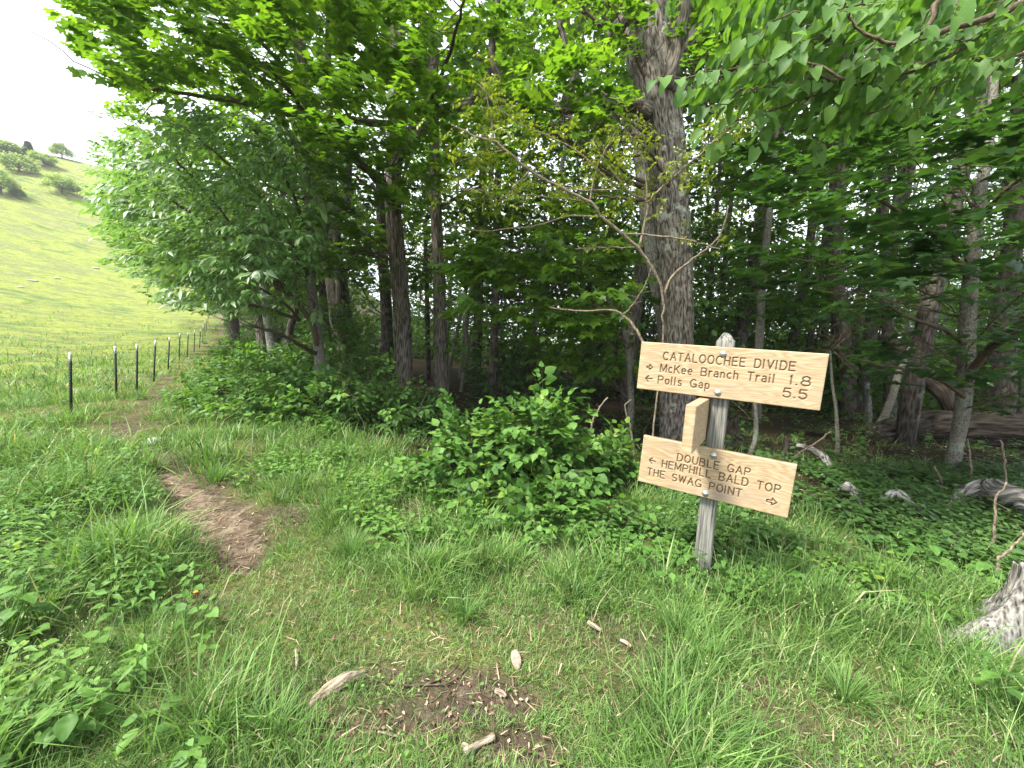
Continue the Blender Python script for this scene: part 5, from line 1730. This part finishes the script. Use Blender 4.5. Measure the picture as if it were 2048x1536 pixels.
# a few twigs reach as far as the oak trunk
for a_, b_, yy in ((1380, 170, 2.5), (1350, 190, 2.6), (1400, 130, 2.4), (1430, 200, 2.5), (1500, 60, 2.3), (1620, 40, 2.2), (1560, 90, 2.4)):
    starts.append((P(a_ + 110, b_ - 30, yy), P(a_ - 10, b_ + 10, yy)))
random.shuffle(starts)
nl = leafy_twigs(ht, starts, 'heart', 6, .088, .95, 290)
mbL, mbT = MB(), MB()
crown_fill(ht, mbL, mbT, [([(1480, -80), (2150, -80), (2150, 60), (1900, 190), (1600, 200), (1500, 120)], 2.3, 3.6, 150)], tpH, 'heart', .085, 'heart', 3, 9, .35, limb_r=.008, droop=.9, flat=.4)
finish(ht, mbL, mbT, 'heart')

# curved small tree and shrubby stems on the forest floor, right
for lb, spec, Y in (('small curved grey stem left of the mossy log', [(1740, 870, 16), (1765, 840, 14), (1785, 790, 13), (1800, 740, 12), (1825, 690, 11), (1835, 650, 8)], 7.4),
                    ('thin crooked sapling with lichened stem beside the dark stump', [(1502, 905, 10), (1510, 880, 9), (1512, 850, 9), (1510, 800, 7)], 5.6),
                    ('thin dark stem at the right end of the upper board', [(1675, 890, 8), (1672, 820, 6), (1665, 770, 5), (1660, 700, 4)], 6.2)):
    t, tp = simple_tree('sapling', lb, spec, Y, 'bark_smooth', None, 10, 6, None, 'sapling')
    mbL, mbT = MB(), MB()
    s0 = spec[-1]
    crown_fill(t, mbL, mbT, [([(s0[0] - 70, s0[1] - 70), (s0[0] + 80, s0[1] - 60), (s0[0] + 60, s0[1] + 50), (s0[0] - 60, s0[1] + 50)], Y - .6, Y + .5, 12)], tp, 'maplelo', .09, 'maple_dark', 5, 8, .3, limb_r=.006)
    finish(t, mbL, mbT, 'maple_dark')
t = thing('leaning_dead_trunk', 'dark mossy trunk leaning diagonally in the right hand forest', 'dead tree')
mb = MB(); q = [P(1765, 670, 8.4), P(1810, 715, 8.2), P(1860, 760, 8.0), P(1900, 800, 7.8)]; q.append(np.array([q[-1][0] + .5, q[-1][1], Hf(q[-1][0] + .5, q[-1][1]) - .1]))
tube(mb, q, [.1, .14, .15, .17, .18], 16, 8, furrow(7, .02, 2), .5); mb.build('trunk', M['rot'], t)

# dark rotten stump behind the sign, snag, near stump -----------------------
def stump(name, c, r, h, label, mat, roots, top_r=.7, jag=.06, n=90, m=46, cat='stump', am=.03, seed=0.):
    th = np.linspace(0, 2 * pi, n, endpoint=False)
    V = []
    for i in range(m):
        s = i / (m - 1)
        z = h * s
        R = r * (top_r + (1 - top_r) * (1 - s) ** 2.2)
        rr_ = np.full(n, R)
        for (a_, ln_, w_) in roots:
            dlt = np.angle(np.exp(1j * (th - a_)))
            rr_ += ln_ * np.exp(-(dlt / w_) ** 2) * (1 - s) ** 2.6
        rr_ += furrow(16, am, 2., seed)(th, np.full(n, z), rr_)
        zz = np.full(n, z)
        if i == m - 1 or True:
            zz = z * (1 + jag * 6 * (fbm(np.cos(th) * 3 + seed, np.sin(th) * 3, 3) - .5)) - (.25 if i == 0 else 0)
        V.append(np.stack([np.cos(th) * rr_, np.sin(th) * rr_, zz], 1))
    # hollow rotten top
    for f_, dz in ((.8, -.03), (.55, -.10), (.25, -.16)):
        e = V[m - 1].copy(); e[:, :2] *= f_; e[:, 2] += dz * h * 1.5 + RNG.normal(0, .008, n); V.append(e)
    V = np.array(V); L = len(V)
    i = np.arange(L - 1)[:, None] * n; j = np.arange(n)[None]; j2 = (j + 1) % n
    Q = np.stack([i + j, i + j2, i + n + j2, i + n + j], -1).reshape(-1, 4)
    V = V.reshape(-1, 3); V = np.vstack([V, V[-n:].mean(0)])
    F = [(len(V) - 1, (L - 1) * n + q, (L - 1) * n + (q + 1) % n) for q in range(n)]
    me = new_mesh(name, V, F, M[mat], None, False, Q)
    o = link(name, me, None, (c[0], c[1], float(Hf(c[0], c[1])) - .02))
    return tag(o, label, cat)


g = gp(2062, 1300, Hf)
stump('stump', g, .19, .44, 'silver lichened stump with flaring roots at the lower right', 'stump', [(pi * 1.0, .50, .30), (pi * 1.5, .20, .3), (0.3, .25, .4), (pi * .6, .2, .4)], .62, .10, 110, 60, 'stump', .022, 3.)
g = gp(1480, 905, Hf)
stump('stump', g + np.array([0, .35, 0]), .16, .42, 'black rotten stump behind the post between the two boards', 'rot', [(pi * 1.1, .22, .5), (pi * 1.8, .2, .5)], .55, .12, 80, 24, 'stump', .05, 5.)
g = gp(1592, 930, Hf)
stump('snag', g + np.array([0, .2, 0]), .075, .33, 'short broken snag in the shade right of the lower board', 'bark_far' if False else 'rot', [(0, .05, .5)], .8, .15, 40, 16, 'snag', .02, 9.)

# ------------------------------------------------------------------ shrubs
def shrub(name, label, c, rx, ry, h, nspray, kind, leaf, mat, nstem=14, k=9, droop=.35, group=None, ln=.3, tm='twig', n_obj=0, bare=0):
    t = thing(name, label, 'shrub', (float(c[0]), float(c[1]), float(Hf(c[0], c[1]))), group)
    o0 = np.array(t.location)
    u = rdir(nspray); u[:, 2] = np.abs(u[:, 2])
    rr_ = RNG.uniform(.35, 1, nspray) ** .5
    lump = .58 + .85 * vn(u[:, 0] * 3.4 + c[0] * 3, u[:, 1] * 3.4 + u[:, 2] * 3)
    pos = u * rr_[:, None] * lump[:, None] * np.array([rx, ry, h]) + np.array([0, 0, .02])
    pos[:, 2] = np.maximum(pos[:, 2], .05)
    out = unit(u * np.array([1, 1, .6]) + np.array([0, 0, .25]))
    mbL, mbT = MB(), MB()
    sprays(mbL, mbT, pos - out * ln * .6, out, k, ln, leaf, kind, .45, droop, sp=.85, tw=.002)
    f = mbL.build('foliage', M[mat], t); f['kind'] = 'stuff'
    f2 = mbT.build('twigs', M[tm], t, True); f2['kind'] = 'stuff'
    for i in range(nstem):
        b = np.array([RNG.normal(0, rx * .3), RNG.normal(0, ry * .3), -.05])
        e = pos[RNG.integers(nspray)] * 1.0
        mb = MB(); limb(mb, b, e, .008, .003, .1, 5, 4, .01); mb.build('stem', M[tm], t, True)
    for i in range(bare):
        b = np.array([RNG.normal(0, rx * .5), RNG.normal(0, ry * .5), .1])
        e = b + rdir(1)[0] * np.array([.5, .4, .0]) + np.array([0, 0, h * RNG.uniform(.6, 1.25)])
        mb = MB(); limb(mb, b, e, .005, .0018, .1, 4, 4, .02); mb.build('cane', M['twig_pale'], t, True)
    return t


c = gp(1060, 1010, Hf)
s1 = shrub('leafy_bush', 'bright leafy bush in the middle, taller right half', c + np.array([.12, .35, 0]), .62, .5, 1.02, 330, 'broad', .078, 'herb', 14, 9)
s2 = shrub('leafy_bush', 'bright leafy bush left of the taller middle bush', c + np.array([-.55, .30, 0]), .60, .5, .78, 270, 'broad', .075, 'herb', 12, 9)
s3 = shrub('leafy_bush', 'low leafy bush between the middle bush and the lower board', gp(1220, 990, Hf) + np.array([0, .3, 0]), .42, .4, .55, 150, 'broad', .07, 'herb', 8, 9)
s4 = shrub('leafy_bush', 'low leafy bush spreading in front of the middle bush', gp(1090, 1050, Hf), .75, .28, .32, 200, 'broad', .066, 'herb', 6, 8)
BR = [(470, 815, .9, .8, .62, 'bramble bush at the front left end of the thicket'), (560, 835, .9, .7, .68, 'bramble bush second from the front left end of the thicket'), (650, 850, .85, .7, .85, 'bramble bush with bare canes at the foot of the pale tree'),
      (745, 860, .85, .6, .88, 'bramble bush with bare canes beside the bough maple'), (505, 760, 1.2, 1.1, .7, 'bramble bush behind the left end of the thicket'), (590, 765, 1.3, 1.2, .95, 'bramble bush in the middle rear of the thicket'),
      (700, 775, 1.1, 1., 1.05, 'bramble bush at the foot of the forking tree'), (520, 712, 1.4, 1.5, .8, 'bramble bush where the trail nears the trees'), (520, 718, 1.8, 1.6, 1.0, 'bramble bush below the lichened twin trunks'),
      (830, 850, .6, .5, .6, 'bramble bush at the right end of the thicket'), (505, 686, 1.5, 2., 1.1, 'far bramble bush beside the narrowing trail')]
for x, y, rx, ry, h, lb in BR:
    c = gp(x, y, Hf)
    d = -((c - ORI) @ Rm)[2]
    shrub('bramble_bush', lb, c, rx, ry, h, 240, 'ovate' if d > 5 else 'ovate', .085 if d < 9 else .12, 'herb' if d < 30 else 'pale', 6, 9, .4, 'brambles along the trail', .36, 'twig', 0, 6 if x > 600 and x < 760 else 1)
shrub('leafy_shrub', 'upright leafy shrub between the pale tree and the bough maple', P(690, 690, 8.3) * np.array([1, 1, 0]), .75, .6, 1.75, 230, 'ovate', .10, 'herb', 10, 10)
shrub('leafy_shrub', 'dark leafy shrub deep under the trees behind the middle bush', P(1050, 740, 9.5) * np.array([1, 1, 0]), 1.3, 1., 1.3, 200, 'ovate', .13, 'herb_dark', 8, 10)

# individually recognisable near plants -------------------------------------
def near_plant(name, label, px, py, h, specs, leaf, kd='broad', mat='herb', cat='plant'):
    g = gp(px, py, Hf)
    t = thing(name, label, cat, tuple(g))
    mb = MB(); top_ = np.array([RNG.normal(0, .03), RNG.normal(0, .03), h]); tube(mb, [np.zeros(3) - [0, 0, .03], top_ * .5 + RNG.normal(0, .01, 3), top_], [.004, .003, .002], 6, 4); mb.build('stem', M['herb'], t, True)
    for i in range(specs):
        s = .45 + .55 * (i + 1) / specs
        az = i * 2.4 + RNG.normal(0, .2)
        mbl = MB()
        sz = leaf * random.uniform(.75, 1.2) * (.75 if s > .9 else 1)
        d = np.array([cos(az), sin(az), random.uniform(-.3, .15)])
        p0_ = top_ * s; p1_ = p0_ + d * .03
        tube(mbl, [p0_, p1_], [.0016, .0012], 4, 1)
        # subdivided, pleated blade
        nu, nv = 9, 7
        u = np.linspace(0, 1, nu)[:, None]; v = np.linspace(-1, 1, nv)[None]
        wd = .36 * np.sin(np.clip(u, .0, 1) ** .72 * pi) ** .8 * (1 - .15 * u)
        X = u + .10 * np.abs(v) * wd - .0; Yl = v * wd
        Zl = .18 * np.abs(Yl) - .28 * u * u + .018 * np.sin((u * 1.0 - .55 * np.abs(Yl)) * 52)
        L3_ = np.stack([X * sz + 0 * Yl, Yl * sz, Zl * sz], -1).reshape(-1, 3)
        Xd = unit(d); Zd = unit(np.array([0, 0, 1.]) + RNG.normal(0, .15, 3) - ((np.array([0, 0, 1.])) @ Xd) * Xd); Yd = np.cross(Zd, Xd)
        W_ = p1_ + L3_[:, :1] * Xd + L3_[:, 1:2] * Yd + L3_[:, 2:] * Zd
        ii = np.arange(nu - 1)[:, None] * nv; jj = np.arange(nv - 1)[None]
        Q = np.stack([ii + jj, ii + nv + jj, ii + nv + jj + 1, ii + jj + 1], -1).reshape(-1, 4)
        mbl.add(W_, None, Q, random.uniform(.2, .7))
        mbl.build('leaf', M[mat], t, True)
    return t


NP = [(1375, 1165, .24, 9, .07, 'broad leaved seedling right at the foot of the post'), (1440, 1170, .2, 8, .065, 'seedling hugging the right side of the post foot'), (1460, 1215, .16, 7, .06, 'small seedling in front of the rotting log'),
      (1840, 1165, .34, 9, .125, 'large three-leaved plant with pleated leaves right of the sign'), (1800, 1120, .22, 6, .07, 'yellowish plant left of the large pleated leaves'), (1690, 1195, .14, 6, .06, 'seedling between the rotting log and the pleated plant'),
      (1740, 1215, .15, 7, .065, 'small bright plant below the pleated leaves'), (1780, 1235, .12, 6, .05, 'pale seedling right of the small bright plant'), (1420, 1205, .14, 6, .062, 'leafy plant at the foot of the post'),
      (1990, 1440, .28, 7, .095, 'bright leafy plant below the stump at the right edge'), (1275, 1160, .30, 9, .07, 'leafy upright plant left of the post foot'), (1330, 1190, .22, 8, .06, 'second leafy plant left of the post foot'),
      (1500, 1100, .2, 7, .065, 'leafy plant under the middle of the lower board'), (1580, 1170, .22, 7, .06, 'narrow weed right of the post in the shade'), (40, 1280, .3, 10, .085, 'yellow green weed standing at the left edge'),
      (200, 1150, .28, 9, .075, 'bright weed among the grass left of the trail'), (300, 1490, .12, 5, .075, 'dark round leaved plant near the lower left soil'), (440, 1470, .06, 5, .075, 'low crinkled leaf rosette left of the fallen branch'),
      (150, 1500, .22, 9, .08, 'leafy weed at the lower left'), (1900, 1000, .3, 8, .085, 'shade plant beside the silver log'), (1640, 1010, .28, 8, .075, 'shade plant right of the lower board'),
      (1760, 960, .3, 8, .08, 'pale shade plant beneath the mossy trunk log'), (1980, 1180, .24, 7, .08, 'round leaved plant against the back of the stump')]
for x, y, h, n, lf, lb in NP:
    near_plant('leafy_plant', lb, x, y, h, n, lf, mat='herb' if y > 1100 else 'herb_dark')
for spec, Y, lb in (([(1985, 1090, 6), (1990, 1040, 5), (1992, 1000, 4), (2015, 965, 3)], 2.9, 'bare pale twig standing over the silver log'),
                    ([(2000, 1115, 6), (2020, 1100, 5), (2045, 1072, 4), (2070, 1050, 3)], 2.6, 'bare twig leaning right above the stump'),
                    ([(1942, 950, 5), (1940, 915, 4), (1936, 880, 3)], 4.8, 'short bare twig in the shade beside the small maple stem'),
                    ([(2018, 1010, 5), (2012, 960, 4), (2008, 920, 4), (2002, 880, 3)], 4.2, 'tall crooked bare twig at the right edge'),
                    ([(1885, 1010, 5), (1880, 960, 4), (1868, 930, 3)], 4.3, 'bare forked twig among the shade plants'),
                    ([(1268, 905, 5), (1262, 860, 4), (1250, 815, 3), (1262, 800, 2)], 5.0, 'bare tan twig rising behind the left end of the lower board'),
                    ([(1180, 880, 5), (1190, 830, 4), (1215, 795, 3)], 4.6, 'bare tan twig poking out of the middle bush'),
                    ([(1560, 935, 4), (1600, 905, 4), (1640, 880, 3), (1662, 862, 3)], 5.6, 'thin bare twig leaning over the snag')):
    q = [P(a_, b_, Y) for a_, b_, w_ in spec]
    b0 = q[0].copy(); b0[2] = Hf(b0[0], b0[1]) - .03
    rr_ = [w_ / 2 / FPX * Y for _, _, w_ in spec]
    mb = MB(); pp, _ = tube(mb, [b0 - q[0] * 0] + q, [rr_[0] * 1.1] + rr_, 6, 5, None, .5, .004)
    for _ in range(3):
        j = RNG.integers(len(pp) // 2, len(pp)); limb(mb, pp[j], pp[j] + rdir(1)[0] * .09, .0018, .0009, .02, 4, 2, .003)
    tag(mb.build('bare_twig', M['twig_pale'], None, True, b0, tuple(b0)), lb, 'twig')

# ------------------------------------------------------------------ background forest
def forest_tree(x, y, h, rcr, nleaf, label, group, mat, leafsz, z0=2.0, lean=.1, r0=.12, barkm='bark_far'):
    z = float(Hf(x, y))
    t = thing('forest_tree', label, 'tree', (x, y, z), group)
    ln = RNG.normal(0, lean, 2)
    pts = []; rr_ = []
    for s in np.linspace(0, 1, 6):
        pts.append(np.array([ln[0] * s * h + RNG.normal(0, .06), ln[1] * s * h + RNG.normal(0, .06), -.3 + s * (h * .92)])); rr_.append(r0 * (1 - .8 * s) + .01)
    mb = MB(); pp, rad = tube(mb, pts, rr_, 8, 2)
    mbL = MB()
    nc = max(14, nleaf // 55)
    cz = RNG.uniform(z0, h, nc) ; cz = np.where(RNG.random(nc) < .35, RNG.uniform(z0, max(z0 + 1, h * .5), nc), cz)
    fr = np.clip((cz - z0) / (h - z0), 0, 1)
    R = rcr * (.55 + .6 * np.sin(np.clip(fr, .02, 1) * pi) ** .7)
    az = RNG.uniform(0, 2 * pi, nc); rd = R * RNG.uniform(.25, 1, nc)
    ax = np.stack([ln[0] * cz, ln[1] * cz], 1)
    cc = np.stack([ax[:, 0] + np.cos(az) * rd, ax[:, 1] + np.sin(az) * rd, cz], 1)
    for i in range(nc):
        if rd[i] > .6 and i % 2 == 0:
            j = int(np.argmin(np.abs(pp[:, 2] - (cz[i] - .35 * rd[i]))))
            limb(mb, pp[j], cc[i], rad[j] * .4, .008, .06, 3, 2, .03)
    mb.build('trunk', M[barkm], t, True)
    idx = RNG.integers(0, nc, nleaf)
    sg = .42 * (rcr / 2.2)
    pos = cc[idx] + RNG.normal(0, 1, (nleaf, 3)) * np.array([sg, sg, sg * .38])
    d = unit(pos - cc[idx] + rdir(nleaf) * .3); d[:, 2] -= .25
    nn = np.zeros((nleaf, 3)); nn[:, 2] = 1; nn += RNG.normal(0, .45, (nleaf, 3))
    tone = RNG.random(nc)
    add_leaves(mbL, pos, d, nn, leafsz * RNG.uniform(.6, 1.3, nleaf), 'kite', np.clip(tone[idx] * .6 + RNG.random(nleaf) * .4, 0, 1))
    o = mbL.build('crown', M[mat], t); o['kind'] = 'stuff'
    return t


# rows of slender trees going back into the wood
cnt = 0
taken = []
tries = 0
while cnt < 56 and tries < 3000:
    tries += 1
    Y = 10.5 * (34 / 10.5) ** (RNG.random() ** .85)
    pxx = RNG.uniform(480, 2350)
    x = float(P(pxx, 700, Y)[0])
    n_ = -(x * EY_ - Y * EX)
    if n_ > -4.5 or not bool(infor(np.array([x]), np.array([Y]))[0]): continue
    if any((x - a) ** 2 + (Y - b) ** 2 < 1.7 ** 2 * (Y / 14) for a, b in taken): continue
    taken.append((x, Y))
    h = RNG.uniform(10, 16)
    far = Y > 20
    right = pxx > 1400
    dens = 2700 if not right else 2700
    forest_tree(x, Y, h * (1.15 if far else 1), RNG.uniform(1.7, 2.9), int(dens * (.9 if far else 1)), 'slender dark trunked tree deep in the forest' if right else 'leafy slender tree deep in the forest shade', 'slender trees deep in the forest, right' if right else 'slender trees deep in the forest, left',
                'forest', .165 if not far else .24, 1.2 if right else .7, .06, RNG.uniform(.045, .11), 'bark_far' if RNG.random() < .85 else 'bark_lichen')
    cnt += 1
# leafy understory deep in the wood
k_ = 0; tries = 0
while k_ < 46 and tries < 2000:
    tries += 1
    Y = 10.5 * (30 / 10.5) ** RNG.random(); pxx = RNG.uniform(560, 2300); x = float(P(pxx, 700, Y)[0])
    n_ = -(x * EY_ - Y * EX)
    if n_ > -5 or not bool(infor(np.array([x]), np.array([Y]))[0]): continue
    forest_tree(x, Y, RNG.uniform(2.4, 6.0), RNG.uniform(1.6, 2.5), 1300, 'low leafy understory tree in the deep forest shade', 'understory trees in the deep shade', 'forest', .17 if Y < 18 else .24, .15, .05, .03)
    k_ += 1
# forest edge behind the left boughs
for x, y, h, r_, n, lb in ((-9.5, 16, 12, 2.6, 3000, 'tall leafy tree at the forest edge behind the pale leaved tree'), (-13.5, 23, 13, 3.0, 3000, 'tall leafy tree at the forest edge, second behind the pale leaved tree'), (-20, 33, 14, 3.4, 3200, 'tall leafy tree at the forest edge where the fence fades'),
                           (-30, 47, 15, 4, 3200, 'tall leafy tree closing the forest edge at the end of the trail'), (-6, 13.5, 11, 2.3, 2400, 'tall leafy tree behind the forking trunk')):
    forest_tree(x, y, h, r_, n, lb, None, 'forest' if x > -12 else 'pale', .17 if y < 20 else .26, .9, .04, .16)
# added canopy: extra tree crowns above the frame, put in to shade the wood
for i, (x, y, lb) in enumerate(((2.5, 8.5, 'top'), (6.5, 6.5, 'top'), (7.5, 11, 'top'), (-1, 11, 'top'), (10.5, 8, 'top'), (4, 13, 'top'), (-4.5, 10.5, 'top'), (11, 14, 'top'), (7.5, 3.5, 'top'), (13, 5, 'top'))):
    forest_tree(x, y, 15, 3.0, 1100, 'tall broad crowned tree added overhead to shade the forest floor', 'added overhead trees shading the wood', 'forest', .38, 8.2, .03, .13)

# ------------------------------------------------------------------ trees on the hill
HT = [(38, 345, 64, 40, 'hill', 'rounded light green tree on the far hillside, largest of them'), (88, 333, 48, 34, 'hill', 'broad low tree just right of the largest hillside tree'), (124, 317, 42, 36, 'hill', 'tree standing alone on the ridge line'),
      (124, 388, 60, 46, 'hill', 'open crowned tree on the slope below the ridge'), (2, 388, 62, 56, 'hill', 'tree cut by the left edge on the hillside'), (36, 397, 26, 24, 'forest', 'small dark bush beside the tree cut by the left edge'),
      (14, 308, 62, 30, 'hill', 'low tree behind the largest hillside tree'), (166, 313, 14, 12, 'forest', 'tiny tree on the ridge next to the overhanging boughs')]
for x, y, wpx, hpx, mt, lb in HT:
    g = gp(x, y, Hf); dd = -((g - ORI) @ Rm)[2]
    wd, h = .85 * wpx / FPX * dd, .85 * hpx / FPX * dd
    t = thing('hillside_tree', lb, 'tree', (g[0], g[1], float(Hf(g[0], g[1]))))
    mb = MB(); tube(mb, [(0, 0, -.5), (0.1, 0, h * .3), (.2, 0, h * .6)], [wd * .035, wd * .028, wd * .015], 8, 3)
    nc = 60; u = rdir(nc); u[:, 2] = np.abs(u[:, 2]) ** .8
    lumpy = .6 + .4 * RNG.random(nc)
    cc = u * lumpy[:, None] * np.array([wd / 2, wd / 2, h * .66]) + np.array([0, 0, h * .26])
    for i in range(0, nc, 5): limb(mb, (0, 0, h * .22), cc[i], wd * .015, wd * .004, .05, 4, 3, .05)
    mb.build('trunk', M['bark_far'], t, True)
    n = 4200 if wpx > 20 else 1500; idx = RNG.integers(0, nc, n)
    pos = cc[idx] + RNG.normal(0, 1, (n, 3)) * np.array([wd, wd, h * .8]) * .075
    mbL = MB(); nn = rdir(n); nn[:, 2] = np.abs(nn[:, 2]) + .5
    add_leaves(mbL, pos, rdir(n, .5), nn, wd * .058 * RNG.uniform(.6, 1.3, n), 'kite', np.clip(RNG.random(nc)[idx] * .6 + RNG.random(n) * .4, 0, 1))
    mbL.build('crown', M[mt], t)['kind'] = 'stuff'
# a conifer on the ridge
g = gp(58, 312, Hf); dd = -((g - ORI) @ Rm)[2]; h = 30 / FPX * dd
t = thing('conifer', 'dark pointed conifer on the ridge behind the rounded trees', 'tree', (g[0], g[1], float(Hf(g[0], g[1]))))
mb = MB(); tube(mb, [(0, 0, -.5), (0, 0, h * .5), (0, 0, h)], [.22, .14, .03], 6, 2); mb.build('trunk', M['bark_far'], t)
n = 1800; s = RNG.random(n) ** .8; lay = np.floor(s * 11) / 11; az = RNG.uniform(0, 2 * pi, n); R = (1 - lay) * h * .30 * RNG.random(n) ** .5
pos = np.stack([np.cos(az) * R, np.sin(az) * R, h * (.08 + .92 * lay) - R * .25], 1)
mbL = MB(); nn = np.zeros((n, 3)); nn[:, 2] = 1; nn += RNG.normal(0, .3, (n, 3))
add_leaves(mbL, pos, np.stack([np.cos(az), np.sin(az), np.full(n, -.3)], 1), nn, .6, 'tiny', RNG.random(n)); mbL.build('crown', M['forest'], t)['kind'] = 'stuff'

print('TRIS', TOTAL[0], 'grass', c1, c2, c3, 'leaf objs', nl, 'bg', cnt)

# ------------------------------------------------------------------ air
mb = MB(); mb.box(-420, 420, -60, 520, -33, 90)
hm, t, N, L = nodes('haze')
v = N.new('ShaderNodeVolumePrincipled'); v.inputs['Density'].default_value = .0006; v.inputs['Color'].default_value = (.96, .98, 1, 1)
o = N.new('ShaderNodeOutputMaterial'); L.new(v.outputs[0], o.inputs['Volume'])
tag(mb.build('haze', hm), 'thin pale summer haze over the hillside', None, None, 'stuff')
